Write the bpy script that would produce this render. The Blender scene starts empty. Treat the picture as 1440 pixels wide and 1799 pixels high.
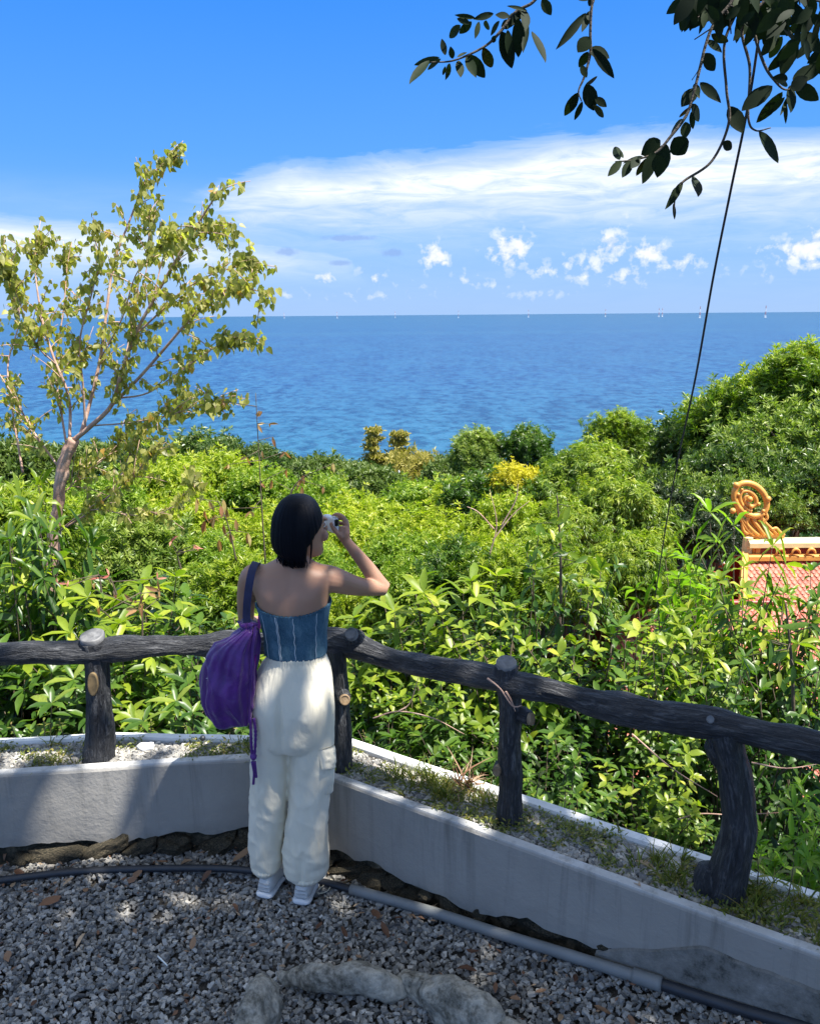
import bpy, math, random
import numpy as np
from mathutils import Vector, Matrix
sc = bpy.context.scene
col = sc.collection
R = math.radians

# ------------------------------------------------------------------ camera
CAM_H = 2.23
_pt = R(13.55); _ro = .008
_f = np.array([0, math.cos(_pt), -math.sin(_pt)]); _r = np.array([1., 0, 0]); _u = np.array([0, math.sin(_pt), math.cos(_pt)])
_r2 = _r*math.cos(_ro) - _u*math.sin(_ro); _u2 = _u*math.cos(_ro) + _r*math.sin(_ro)
CAM = np.array([0, 0, CAM_H])
cd = bpy.data.cameras.new('camera'); cam = bpy.data.objects.new('camera', cd); col.objects.link(cam)
cd.sensor_fit = 'HORIZONTAL'; cd.sensor_width = 36; cd.lens = 36; cd.clip_start = .05; cd.clip_end = 120000
cam.matrix_world = Matrix(((_r2[0], _u2[0], -_f[0], 0), (_r2[1], _u2[1], -_f[1], 0), (_r2[2], _u2[2], -_f[2], CAM_H), (0, 0, 0, 1)))
sc.camera = cam

# measuring aids: where a sight line of the photograph meets a height, a distance or a vertical plane
def ray(px, py): return _f + _r2*(px-720)/1440 + _u2*(899.5-py)/1440
def on(px, py, z):
    d = ray(px, py); return CAM + d*((z-CAM_H)/d[2])
def at(px, py, Y):
    d = ray(px, py); return CAM + d*(Y/d[1])
def onplane(px, py, p0, n):
    d = ray(px, py); n = np.array(n, float); return CAM + d*(np.dot(np.array(p0)-CAM, n)/np.dot(d, n))

# ------------------------------------------------------------------ light and exposure
sc.view_settings.view_transform = 'Standard'; sc.view_settings.look = 'None'
sc.view_settings.gamma = 1; sc.view_settings.use_curve_mapping = False
sc.view_settings.exposure = EXPO = 1.14
SUN = np.array([.40, -.20, .90]); SUN /= np.linalg.norm(SUN)
sl = bpy.data.lights.new('sun', 'SUN'); sl.energy = 5.0; sl.angle = R(.53); sl.color = (1, .955, .87)
so = bpy.data.objects.new('sun', sl); col.objects.link(so)
so.rotation_euler = Vector(SUN).to_track_quat('Z', 'Y').to_euler()
SUN_EL = math.asin(SUN[2]); SUN_AZ = math.atan2(SUN[0], SUN[1])

def node_helpers(nt):
    N, L = nt.nodes, nt.links
    def put(sock, v):
        if hasattr(v, 'is_linked') or isinstance(v, bpy.types.NodeSocket): L.new(v, sock)
        else: sock.default_value = v
    def mth(op, a, b=None, c=None, clamp=False):
        n = N.new('ShaderNodeMath'); n.operation = op; n.use_clamp = clamp
        put(n.inputs[0], a)
        if b is not None: put(n.inputs[1], b)
        if c is not None: put(n.inputs[2], c)
        return n.outputs[0]
    def noise(vec, scale, detail=4, rough=.55, dist=0):
        n = N.new('ShaderNodeTexNoise'); n.inputs['Scale'].default_value = scale; n.inputs['Detail'].default_value = detail
        n.inputs['Roughness'].default_value = rough; n.inputs['Distortion'].default_value = dist
        if vec is not None: L.new(vec, n.inputs['Vector'])
        return n.outputs['Fac']
    def ramp(fac, stops, interp='LINEAR'):
        n = N.new('ShaderNodeValToRGB'); cr = n.color_ramp; cr.interpolation = interp
        while len(cr.elements) > 1: cr.elements.remove(cr.elements[-1])
        cr.elements[0].position = stops[0][0]; c = stops[0][1]; cr.elements[0].color = (*c, 1) if not isinstance(c, float) else (c, c, c, 1)
        for p, c in stops[1:]:
            e = cr.elements.new(p); e.color = (*c, 1) if not isinstance(c, float) else (c, c, c, 1)
        if fac is not None: L.new(fac, n.inputs[0])
        return n.outputs[0]
    def mix(fac, a, b, mode='MIX'):
        n = N.new('ShaderNodeMix'); n.data_type = 'RGBA'; n.blend_type = mode
        put(n.inputs[0], fac)
        for i, v in ((6, a), (7, b)):
            if isinstance(v, bpy.types.NodeSocket): L.new(v, n.inputs[i])
            else: n.inputs[i].default_value = (*v, 1)
        return n.outputs[2]
    def scalev(vec, s):
        n = N.new('ShaderNodeVectorMath'); n.operation = 'MULTIPLY'; L.new(vec, n.inputs[0]); n.inputs[1].default_value = s; return n.outputs[0]
    def bump(h, strength=.5, dist=.01, normal=None):
        n = N.new('ShaderNodeBump'); n.inputs['Strength'].default_value = strength; n.inputs['Distance'].default_value = dist
        L.new(h, n.inputs['Height'])
        if normal is not None: L.new(normal, n.inputs['Normal'])
        return n.outputs[0]
    class A: pass
    a = A(); a.N, a.L, a.put, a.mth, a.noise, a.ramp, a.mix, a.scalev, a.bump = N, L, put, mth, noise, ramp, mix, scalev, bump
    return a

def build_world():
    w = bpy.data.worlds.new('World'); sc.world = w; w.use_nodes = True
    nt = w.node_tree; nt.nodes.clear(); h = node_helpers(nt); N, L, mth = h.N, h.L, h.mth
    out = N.new('ShaderNodeOutputWorld'); bg = N.new('ShaderNodeBackground'); bg.inputs['Strength'].default_value = .113
    sky = N.new('ShaderNodeTexSky'); sky.sky_type = 'NISHITA'; sky.sun_disc = False
    sky.sun_elevation = SUN_EL; sky.sun_rotation = SUN_AZ; sky.air_density = 1.0; sky.dust_density = .6; sky.ozone_density = 1.0
    tc = N.new('ShaderNodeTexCoord'); sx = N.new('ShaderNodeSeparateXYZ'); L.new(tc.outputs['Generated'], sx.inputs[0])
    az = mth('MULTIPLY', mth('ARCTAN2', sx.outputs[0], sx.outputs[1]), 57.2958)
    el = mth('MULTIPLY', mth('ARCSINE', sx.outputs[2]), 57.2958)
    cv = N.new('ShaderNodeCombineXYZ'); L.new(az, cv.inputs[0]); L.new(el, cv.inputs[1])
    P = cv.outputs[0]
    # the clear sky, a deep tropical blue paling towards the horizon
    blue = h.ramp(mth('DIVIDE', el, 40., clamp=True), [(0, (1.3, 2.25, 4.0)), (.05, (1.0, 2.05, 4.05)), (.13, (.60, 1.80, 4.2)), (.25, (.32, 1.50, 4.2)), (.46, (.12, 1.15, 4.0)), (1, (.25, 1.0, 3.0))])
    base = h.mix(h.ramp(mth('DIVIDE', el, 90., clamp=True), [(.22, .92), (.5, .15)]), sky.outputs[0], blue)
    # thin high cloud band
    wv = h.scalev(P, (.09, .34, 1)); n1 = h.noise(wv, 1.0, 6, .6, .6)
    wf = h.scalev(P, (.22, 1.3, 1)); n2 = h.noise(wf, 1.0, 6, .62, 1.0)
    azn = mth('MULTIPLY_ADD', az, 1/80., .5, clamp=True)      # -40..40 deg
    def azp(a): return (a+40)/80
    up = h.ramp(azn, [(0, .00), (azp(-16.5), .50), (azp(-15), .60), (azp(-12), .74), (azp(-8), .85), (azp(0), .90), (azp(4), .93), (azp(10), 1.0), (azp(18), 1.06/1.1), (1, .93)])
    upd = mth('MULTIPLY', up, 11.6)
    d = mth('SUBTRACT', mth('MULTIPLY_ADD', mth('SUBTRACT', n1, .5), 2.4, upd), mth('MULTIPLY_ADD', mth('SUBTRACT', n2, .5), 1.8, el))
    top = h.ramp(mth('MULTIPLY', d, .5, clamp=True), [(0, 0.), (.25, .30), (.6, .62), (1, .9)], 'EASE')
    low = h.ramp(mth('DIVIDE', mth('MULTIPLY_ADD', mth('SUBTRACT', n1, .5), 2.0, el), 12., clamp=True), [(.25, .0), (.40, .25), (.55, .62), (.68, 1.0)], 'EASE')
    endA = h.ramp(mth('ADD', azn, mth('ADD', mth('MULTIPLY', mth('SUBTRACT', n2, .5), .07), mth('MULTIPLY', mth('SUBTRACT', n1, .5), .07))), [(azp(-16), 0.), (azp(-11), 1.)], 'EASE')
    bandA = mth('MULTIPLY', mth('MULTIPLY', mth('MULTIPLY', top, low), endA), h.ramp(n2, [(.25, .55), (.6, 1.05)]))
    upB = h.ramp(azn, [(0, .66), (azp(-24), .62), (azp(-16), .56), (azp(-10), .50), (azp(-4), .40), (azp(-1), .0)])
    dB = mth('SUBTRACT', mth('MULTIPLY_ADD', mth('SUBTRACT', n1, .5), 1.6, mth('MULTIPLY', upB, 10.)), mth('MULTIPLY_ADD', mth('SUBTRACT', n2, .5), 1.0, el))
    bandB = mth('MULTIPLY', h.ramp(mth('MULTIPLY', dB, .7, clamp=True), [(0, 0.), (.3, .45), (1, .9)], 'EASE'), h.ramp(mth('DIVIDE', el, 6., clamp=True), [(.25, .0), (.8, 1.)], 'EASE'))
    bandB = mth('MULTIPLY', bandB, h.ramp(n2, [(.3, .55), (.6, 1.)]))
    # milky low sky
    milk = mth('MULTIPLY', h.ramp(mth('DIVIDE', el, 9., clamp=True), [(0, .10), (.3, .16), (.75, .16), (1, .0)], 'EASE'), h.ramp(n2, [(.25, .5), (.7, 1.)]))
    m = mth('MAXIMUM', bandA, bandB); m = mth('ADD', m, mth('MULTIPLY', milk, mth('SUBTRACT', 1., m)), clamp=True)
    added_veil = mth('MULTIPLY', h.ramp(mth('DIVIDE', el, 90., clamp=True), [(.21, 0.), (.38, .62), (1, .70)]), h.ramp(n1, [(.3, .55), (.65, 1.)]))  # thin cloud added overhead, out of view, to whiten the light in the shade
    m = mth('MAXIMUM', m, added_veil)
    c1 = h.mix(m, base, h.ramp(m, [(.25, (2.95, 3.6, 4.3)), (.55, (3.7, 4.05, 4.45)), (.9, (4.5, 4.65, 4.8))]))
    # scattered small cumulus
    n3 = h.noise(P, 1.25, 6, .56, .15); n4 = h.noise(P, .8, 3, .5, 0)
    def px2(px, py):
        v = ray(px, py); v = v/np.linalg.norm(v); return math.degrees(math.atan2(v[0], v[1])), math.degrees(math.asin(v[2]))
    puffs = [(895, 436, 34, 26, 1), (763, 450, 22, 20, 1), (778, 462, 10, 6, .8), (1072, 428, 26, 20, .95), (1050, 462, 50, 20, .55), (1140, 442, 30, 18, .95), (1000, 462, 24, 14, .6), (1190, 458, 50, 16, .6),
             (960, 478, 40, 16, .5), (1090, 482, 60, 16, .5), (1030, 486, 40, 12, .55), (1412, 440, 36, 22, 1), (1366, 440, 36, 16, .55), (1425, 462, 50, 12, .6), (1440, 428, 30, 22, .9), (571, 487, 18, 9, .85), (661, 488, 15, 10, .7), (640, 470, 24, 8, .35), (1098, 388, 16, 9, .4),
             (818, 490, 24, 16, .4), (870, 500, 30, 10, .3), (650, 520, 60, 8, .3), (730, 505, 40, 9, .28), (385, 497, 36, 7, .5), (1240, 470, 30, 8, .35), (940, 515, 50, 8, .25), (1330, 480, 40, 10, .3), (500, 518, 40, 8, .3)]
    acc = None
    for px, py, rx, ry, s in puffs:
        a0, e0 = px2(px, py); k = .0375
        dx = mth('MULTIPLY', mth('SUBTRACT', az, a0), .85/(rx*k)); dy = mth('MULTIPLY', mth('SUBTRACT', el, e0), .8/(ry*k))
        q = mth('SQRT', mth('ADD', mth('MULTIPLY', dx, dx), mth('MULTIPLY', dy, dy)))
        v = mth('MULTIPLY', mth('SUBTRACT', 1.45, q), s)
        acc = v if acc is None else mth('MAXIMUM', acc, v)
    pf = mth('ADD', acc, mth('MULTIPLY', mth('SUBTRACT', n3, .56), 4.6))
    pm = h.ramp(pf, [(.1, 0.), (.55, .55), (1, .95)], 'EASE')
    pc = h.ramp(n3, [(.4, (2.9, 3.3, 4.3)), (.62, (4.3, 4.4, 4.8))])
    c2 = h.mix(mth('MULTIPLY', pm, mth('MULTIPLY_ADD', acc, .9, .15, clamp=True)), c1, pc)
    # grey blue small wisps on the left
    acc = None
    for px, py, rx, ry in [(505, 442, 22, 8), (600, 462, 20, 5), (688, 444, 22, 8), (610, 418, 50, 5)]:
        a0, e0 = px2(px, py); k = .0375
        dx = mth('MULTIPLY', mth('SUBTRACT', az, a0), 1/(rx*k)); dy = mth('MULTIPLY', mth('SUBTRACT', el, e0), 1/(ry*k))
        v = mth('SUBTRACT', 1.2, mth('SQRT', mth('ADD', mth('MULTIPLY', dx, dx), mth('MULTIPLY', dy, dy))))
        acc = v if acc is None else mth('MAXIMUM', acc, v)
    gm = h.ramp(mth('ADD', acc, mth('MULTIPLY', mth('SUBTRACT', n3, .5), 2.)), [(0, 0.), (.8, .55)], 'EASE')
    c3 = h.mix(gm, c2, (1.1, 1.75, 3.4))
    L.new(c3, bg.inputs[0]); L.new(bg.outputs[0], out.inputs[0])
build_world()

# ------------------------------------------------------------------ helpers
def tag(o, label=None, cat=None, group=None, kind=None):
    if label: o['label'] = label
    if cat: o['category'] = cat
    if group: o['group'] = group
    if kind: o['kind'] = kind
    return o
def empty(name, loc, label=None, cat=None, group=None, kind=None, rz=0):
    o = bpy.data.objects.new(name, None); col.objects.link(o); o.location = loc; o.rotation_euler = (0, 0, rz); o.empty_display_size = .1
    return tag(o, label, cat, group, kind)
def mesh_from(name, V, F, smooth=True, attrs=None):
    """F: list of face arrays (n x k) with k corners each"""
    me = bpy.data.meshes.new(name); V = np.asarray(V, np.float32)
    if not isinstance(F, list) or (len(F) and not isinstance(F[0], np.ndarray)): F = [np.asarray(F)] if len(set(map(len, F))) == 1 else [np.array([f for f in F if len(f) == k]) for k in sorted(set(map(len, F)))]
    F = [np.asarray(f, np.int32) for f in F if len(f)]
    loops = np.concatenate([f.ravel() for f in F]); tot = np.concatenate([np.full(len(f), f.shape[1], np.int32) for f in F])
    me.vertices.add(len(V)); me.vertices.foreach_set('co', V.ravel())
    me.loops.add(len(loops)); me.loops.foreach_set('vertex_index', loops)
    me.polygons.add(len(tot)); st = np.zeros(len(tot), np.int32); st[1:] = np.cumsum(tot)[:-1]
    me.polygons.foreach_set('loop_start', st); me.polygons.foreach_set('loop_total', tot)
    me.polygons.foreach_set('use_smooth', np.full(len(tot), smooth, bool))
    for k, v in (attrs or {}).items():
        v = np.asarray(v, np.float32)
        if v.ndim == 1: a = me.attributes.new(k, 'FLOAT', 'POINT'); a.data.foreach_set('value', v)
        else: a = me.attributes.new(k, 'FLOAT_VECTOR', 'POINT'); a.data.foreach_set('vector', v.ravel())
    me.update(calc_edges=True); me.validate(); return me
def obj(name, me, mat=None, parent=None, loc=None):
    o = bpy.data.objects.new(name, me); col.objects.link(o)
    if mat is not None and len(me.materials) == 0: me.materials.append(mat)
    if parent is not None: o.parent = parent
    if loc is not None: o.location = loc
    return o
def copy_tree(o, parent=None):
    c = o.copy(); col.objects.link(c)
    if parent is not None: c.parent = parent
    for ch in list(o.children): copy_tree(ch, c)
    return c

def _hash(ix, iy, iz, seed):
    n = (ix*374761393 + iy*668265263 + iz*2147483647 + seed*1274126177) & 0xffffffff
    n = ((n ^ (n >> 13))*1274126177) & 0xffffffff
    return ((n ^ (n >> 16)) & 0xffff)/65535.
def vnoise(P, seed=0):
    P = np.asarray(P, float); i = np.floor(P).astype(np.int64); f = P-i; f = f*f*(3-2*f); o = 0
    for dx in (0, 1):
        for dy in (0, 1):
            for dz in (0, 1):
                w = (f[:, 0] if dx else 1-f[:, 0])*(f[:, 1] if dy else 1-f[:, 1])*(f[:, 2] if dz else 1-f[:, 2])
                o = o + w*_hash(i[:, 0]+dx, i[:, 1]+dy, i[:, 2]+dz, seed)
    return o*2-1
def fbm(P, oct=4, seed=0, gain=.5):
    o = 0; a = 1; P = np.asarray(P, float)
    for k in range(oct): o = o+a*vnoise(P*2**k+17.3*k, seed+k); a *= gain
    return o
def norm(v): return v/np.maximum(np.linalg.norm(v, axis=-1, keepdims=True), 1e-9)
def catmull(pts, n):
    pts = np.asarray(pts, float); m = len(pts)
    if m == 2: t = np.linspace(0, 1, n)[:, None]; return pts[0]*(1-t)+pts[1]*t
    P = np.vstack([2*pts[0]-pts[1], pts, 2*pts[-1]-pts[-2]]); out = []
    ts = np.linspace(0, m-1, n)
    for t in ts:
        i = min(int(t), m-2); u = t-i; p0, p1, p2, p3 = P[i], P[i+1], P[i+2], P[i+3]
        out.append(.5*((2*p1)+(-p0+p2)*u+(2*p0-5*p1+4*p2-p3)*u*u+(-p0+3*p1-3*p2+p3)*u**3))
    return np.array(out)
def frames(path, up=(0, 0, 1)):
    T = norm(np.gradient(path, axis=0)); N = np.zeros_like(T); a = np.array(up, float)
    if abs(np.dot(a, T[0])) > .95: a = np.array([1., 0, 0])
    n = a-T[0]*np.dot(a, T[0])
    for i in range(len(T)):
        n = n-T[i]*np.dot(n, T[i]); n /= max(np.linalg.norm(n), 1e-9); N[i] = n
    return T, N, np.cross(T, N)
def tube(pts, radii, n=None, k=12, disp=None, cap=True, aspect=1., up=(0, 0, 1)):
    """swept tube; returns V, [quads, tris], local coords (cos, sin, along)"""
    pts = np.asarray(pts, float); radii = np.asarray(radii, float)
    n = n or len(pts)
    path = catmull(pts, n); rr = catmull(np.c_[radii, radii, radii], n)[:, 0] if len(radii) > 1 else np.full(n, radii[0])
    T, A, B = frames(path, up); th = np.arange(k)*2*math.pi/k
    s = np.r_[0, np.cumsum(np.linalg.norm(np.diff(path, axis=0), axis=1))]
    c, si = np.cos(th), np.sin(th)
    r = np.repeat(rr[:, None], k, 1)
    lc = np.stack([np.repeat(c[None], n, 0)*r, np.repeat(si[None], n, 0)*r, np.repeat(s[:, None], k, 1)], -1)
    if disp is not None: r = r+disp(lc.reshape(-1, 3)).reshape(n, k)
    V = path[:, None]+A[:, None]*(c[None, :, None]*r[..., None])+B[:, None]*(si[None, :, None]*r[..., None]*aspect)
    V = V.reshape(-1, 3); lc = lc.reshape(-1, 3)
    i = np.arange(n-1)[:, None]*k; j = np.arange(k)[None]; j2 = (j+1) % k
    Q = np.stack([i+j, i+j2, i+k+j2, i+k+j], -1).reshape(-1, 4)
    F = [Q]
    if cap:
        m = len(V); V = np.vstack([V, path[0]-T[0]*rr[0]*.15, path[-1]+T[-1]*rr[-1]*.15]); lc = np.vstack([lc, [0, 0, 0], [0, 0, s[-1]]])
        jj = np.arange(k); F.append(np.vstack([np.stack([np.full(k, m), (jj+1) % k, jj], -1), np.stack([np.full(k, m+1), (n-1)*k+jj, (n-1)*k+(jj+1) % k], -1)]))
    return V, F, lc
def join(parts):
    """parts: list of (V, [F..], attr or None)"""
    Vs, Fd, At = [], {}, []; off = 0
    for p in parts:
        V, F = p[0], p[1]; Vs.append(V)
        for f in F:
            f = np.asarray(f)
            if len(f): Fd.setdefault(f.shape[1], []).append(f+off)
        At.append(p[2] if len(p) > 2 and p[2] is not None else np.zeros((len(V), 3))); off += len(V)
    return np.vstack(Vs), [np.vstack(v) for v in Fd.values()], (np.vstack(At) if At[0].ndim > 1 else np.concatenate(At))
def box(c, s, rot=None):
    V = np.array([[x, y, z] for x in (-.5, .5) for y in (-.5, .5) for z in (-.5, .5)])*np.array(s)
    if rot is not None: V = V@np.array(rot).T
    return V+np.array(c), [np.array([[0, 1, 3, 2], [4, 6, 7, 5], [0, 4, 5, 1], [2, 3, 7, 6], [0, 2, 6, 4], [1, 5, 7, 3]])]
def icos(sub=2):
    import bmesh
    bm = bmesh.new(); bmesh.ops.create_icosphere(bm, subdivisions=sub, radius=1)
    V = np.array([v.co[:] for v in bm.verts]); F = np.array([[v.index for v in f.verts] for f in bm.faces]); bm.free(); return V, F

# ------------------------------------------------------------------ materials
MATS = {}
def mat(name, fn):
    if name in MATS: return MATS[name]
    m = bpy.data.materials.new(name); m.use_nodes = True; nt = m.node_tree; nt.nodes.clear()
    h = node_helpers(nt); out = h.N.new('ShaderNodeOutputMaterial'); b = h.N.new('ShaderNodeBsdfPrincipled')
    h.L.new(b.outputs[0], out.inputs[0]); h.out = out; h.b = b
    h.obj = h.N.new('ShaderNodeTexCoord').outputs['Object']
    def attr(n):
        a = h.N.new('ShaderNodeAttribute'); a.attribute_name = n; return a
    h.attr = attr; fn(h); MATS[name] = m; return m
def setb(h, color=None, rough=None, spec=None, normal=None, metal=None, sheen=None):
    b = h.b
    if color is not None:
        if isinstance(color, bpy.types.NodeSocket): h.L.new(color, b.inputs['Base Color'])
        else: b.inputs['Base Color'].default_value = (*color, 1)
    if rough is not None: h.put(b.inputs['Roughness'], rough)
    if spec is not None: b.inputs['Specular IOR Level'].default_value = spec
    if normal is not None: h.L.new(normal, b.inputs['Normal'])
    if metal is not None: b.inputs['Metallic'].default_value = metal
    if sheen is not None: b.inputs['Sheen Weight'].default_value = sheen
def simple(name, color, rough=.6, var=.25, scale=12, bumps=.2, bdist=.004, metal=0, bscale=60):
    def fn(h):
        n = h.noise(h.obj, scale, 5, .6); c = [tuple(max(0, x*(1-var)) for x in color), tuple(min(1, x*(1+var)) for x in color)]
        setb(h, h.ramp(n, [(.3, c[0]), (.7, c[1])]), rough, None, h.bump(h.noise(h.obj, bscale, 4, .6), bumps, bdist), metal)
    return mat(name, fn)
def foliage(name, stops, trans=.4, rough=.42, tcol=(1.25, 1.5, .5), spec=.5):
    def fn(h):
        t = h.attr('tint').outputs['Fac']; c = h.ramp(t, stops)
        sp = h.noise(h.obj, 14, 3, .6); c = h.mix(h.ramp(sp, [(.35, 0.), (.75, .35)]), c, tuple(x*.62 for x in stops[0][1]))
        setb(h, c, rough, spec)
        tr = h.N.new('ShaderNodeBsdfTranslucent'); h.L.new(h.mix(1, c, tcol, 'MULTIPLY'), tr.inputs[0])
        mx = h.N.new('ShaderNodeMixShader'); mx.inputs[0].default_value = trans
        h.L.new(h.b.outputs[0], mx.inputs[1]); h.L.new(tr.outputs[0], mx.inputs[2]); h.L.new(mx.outputs[0], h.out.inputs[0])
    return mat(name, fn)
def m_wall(h):
    big = h.noise(h.obj, 2.2, 5, .65); fine = h.noise(h.obj, 60, 4, .6); mid = h.noise(h.obj, 11, 6, .7)
    c = h.ramp(big, [(.3, (.285, .27, .245)), (.7, (.36, .343, .315))])
    sp = N = h.N.new('ShaderNodeSeparateXYZ'); h.L.new(h.obj, sp.inputs[0])
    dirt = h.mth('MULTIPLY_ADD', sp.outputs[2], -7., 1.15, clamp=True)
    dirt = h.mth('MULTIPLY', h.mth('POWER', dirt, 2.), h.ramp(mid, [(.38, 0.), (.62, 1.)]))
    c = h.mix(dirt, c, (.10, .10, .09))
    top = h.mth('MULTIPLY', h.mth('MULTIPLY_ADD', sp.outputs[2], 60., -24.6, clamp=True), h.ramp(mid, [(.25, .92), (.62, .55), (.78, .1)]))
    c = h.mix(top, c, (.84, .85, .85))
    vs = h.noise(h.scalev(h.obj, (16, 16, .9)), 1, 5, .7, .3); c = h.mix(h.mth('MULTIPLY', h.ramp(vs, [(.52, 0.), (.72, .55)]), h.mth('MULTIPLY_ADD', sp.outputs[2], 2.4, .1, clamp=True)), c, (.12, .118, .105))
    st = h.ramp(h.noise(h.obj, 26, 5, .75), [(.62, 0.), (.78, .35)]); c = h.mix(st, c, (.27, .28, .28))
    setb(h, c, .85, .3, h.bump(h.mth('ADD', h.mth('MULTIPLY', mid, .8), h.mth('MULTIPLY', fine, .35)), .7, .008))
def m_curb(h):
    mid = h.noise(h.obj, 14, 6, .7); c = h.ramp(mid, [(.3, (.80, .81, .81)), (.62, (.68, .69, .69)), (.75, (.3, .3, .28))]); setb(h, c, .8, .3, h.bump(mid, .5, .006))
def m_bark(h):
    lc = h.attr('lc').outputs['Vector']; v = h.scalev(lc, (26, 26, 4.0)); n = h.noise(v, 2.6, 6, .62, .8); n2 = h.noise(h.scalev(lc, (60, 60, 16)), 2.5, 4, .6, .3); big = h.noise(h.obj, 5, 3, .6)
    hh = h.mth('ADD', n, h.mth('MULTIPLY', n2, .45))
    c = h.ramp(hh, [(.45, (.010, .011, .014)), (.74, (.034, .036, .042)), (.97, (.17, .172, .18))]); c = h.mix(h.ramp(big, [(.35, 0.), (.75, .35)]), c, (.085, .088, .097))
    setb(h, c, .6, .45, h.bump(hh, 1., .03))
def m_cut(h):
    v = h.obj; n = h.noise(v, 30, 5, .6, .5); setb(h, h.ramp(n, [(.3, (.20, .13, .07)), (.7, (.40, .29, .18))]), .7, .3, h.bump(n, .5, .006))
def m_cutgrey(h):
    n = h.noise(h.obj, 30, 5, .6, .5); setb(h, h.ramp(n, [(.3, (.10, .10, .105)), (.7, (.24, .24, .24))]), .6, .4, h.bump(n, .5, .006))
def m_gravel(h):
    t = h.attr('tint').outputs['Fac']; n = h.noise(h.obj, 90, 3, .6)
    c = h.ramp(t, [(0, (.075, .075, .075)), (.22, (.18, .178, .17)), (.5, (.35, .337, .31)), (.8, (.50, .475, .43)), (.92, (.52, .45, .36)), (1, (.66, .63, .57))])
    c = h.mix(h.ramp(n, [(.3, 0.), (.8, .4)]), c, (.09, .09, .095)); setb(h, c, .75, .35, h.bump(n, .4, .002))
def m_soil(h):
    n = h.noise(h.obj, 26, 6, .7); setb(h, h.ramp(n, [(.3, (.03, .028, .026)), (.55, (.075, .068, .06)), (.75, (.14, .125, .105))]), .95, .2, h.bump(n, .8, .02))
def m_terrain(h):
    n = h.noise(h.obj, .6, 6, .7); setb(h, h.ramp(n, [(.3, (.015, .028, .010)), (.6, (.04, .06, .016)), (.8, (.09, .08, .04))]), .95, .1)
def m_rock(h):
    n = h.noise(h.obj, 7, 7, .68, .4); f = h.noise(h.obj, 55, 5, .7); v = h.N.new('ShaderNodeTexVoronoi'); v.feature = 'DISTANCE_TO_EDGE'; v.inputs['Scale'].default_value = 9; h.L.new(h.obj, v.inputs[0])
    c = h.ramp(h.mth('MULTIPLY_ADD', f, .35, h.mth('MULTIPLY', n, .75)), [(.40, (.04, .036, .028)), (.48, (.15, .138, .11)), (.58, (.35, .325, .27)), (.70, (.58, .53, .44))])
    setb(h, c, .8, .35, h.bump(h.mth('ADD', n, h.mth('MULTIPLY', f, .3)), .8, .012))
def m_dark_rock(h):
    n = h.noise(h.obj, 12, 6, .7, .4); f = h.noise(h.obj, 60, 4, .7)
    c = h.ramp(h.mth('MULTIPLY_ADD', f, .3, h.mth('MULTIPLY', n, .8)), [(.38, (.012, .014, .010)), (.52, (.045, .042, .030)), (.64, (.13, .105, .07)), (.74, (.26, .22, .16))]); setb(h, c, .9, .2, h.bump(n, .9, .015))
def m_sea(h):
    sp = h.N.new('ShaderNodeSeparateXYZ'); h.L.new(h.obj, sp.inputs[0]); X, Y = sp.outputs[0], sp.outputs[1]
    d = h.mth('SQRT', h.mth('ADD', h.mth('MULTIPLY', X, X), h.mth('MULTIPLY', Y, Y)))
    lg = h.mth('DIVIDE', h.mth('SUBTRACT', h.mth('LOGARITHM', d, 10.), 2.), 3., clamp=True)   # 100 m .. 100 km
    c = h.ramp(lg, [(.10, (.013, .105, .135)), (.17, (.009, .075, .15)), (.26, (.006, .042, .155)), (.40, (.005, .036, .150)), (.55, (.005, .045, .130)), (.75, (.005, .040, .095)), (1, (.005, .038, .09))])
    # streaks of calmer, paler water
    st = h.noise(h.scalev(h.obj, (.0011, .0045, 1)), 1, 6, .62, 1.0); s2 = h.noise(h.scalev(h.obj, (.00022, .0016, 1)), 1, 5, .6, .6)
    k = h.mth('MULTIPLY', h.ramp(st, [(.52, 0.), (.66, 1.)]), .16); k = h.mth('MAXIMUM', k, h.mth('MULTIPLY', h.ramp(s2, [(.54, 0.), (.66, 1.)]), .5))
    c = h.mix(k, c, (.035, .11, .18))
    wv = h.noise(h.scalev(h.obj, (.045, .12, 1)), 1, 6, .72, .4); w2 = h.noise(h.scalev(h.obj, (.35, .8, 1)), 1, 4, .7, .3)
    c = h.mix(h.ramp(wv, [(.46, 0.), (.60, .6)]), c, (.022, .10, .19))
    c = h.mix(h.ramp(w2, [(.46, 0.), (.60, .6)]), c, (.035, .125, .21))
    w3 = h.noise(h.scalev(h.obj, (.16, .10, 1)), 1, 3, .6, .2); w4 = h.noise(h.scalev(h.obj, (.05, .018, 1)), 1, 3, .65, .2); w5 = h.noise(h.scalev(h.obj, (.016, .0042, 1)), 1, 4, .65, .2)
    c = h.mix(h.ramp(w3, [(.50, 0.), (.56, .5)]), c, (.035, .13, .24)); c = h.mix(h.ramp(w3, [(.42, .5), (.49, 0.)]), c, (.002, .020, .085))
    c = h.mix(h.ramp(w4, [(.50, 0.), (.60, .26)]), c, (.030, .12, .22)); c = h.mix(h.ramp(w4, [(.38, .26), (.49, 0.)]), c, (.002, .022, .085))
    c = h.mix(h.ramp(w5, [(.50, 0.), (.62, .14)]), c, (.030, .12, .22)); c = h.mix(h.ramp(w5, [(.38, .10), (.49, 0.)]), c, (.002, .022, .085))
    c = h.mix(h.ramp(w2, [(.36, .6), (.48, 0.)]), c, (.003, .018, .06))
    setb(h, c, .35, .14, h.bump(h.mth('ADD', wv, h.mth('MULTIPLY', w2, .3)), .6, .8))
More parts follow.
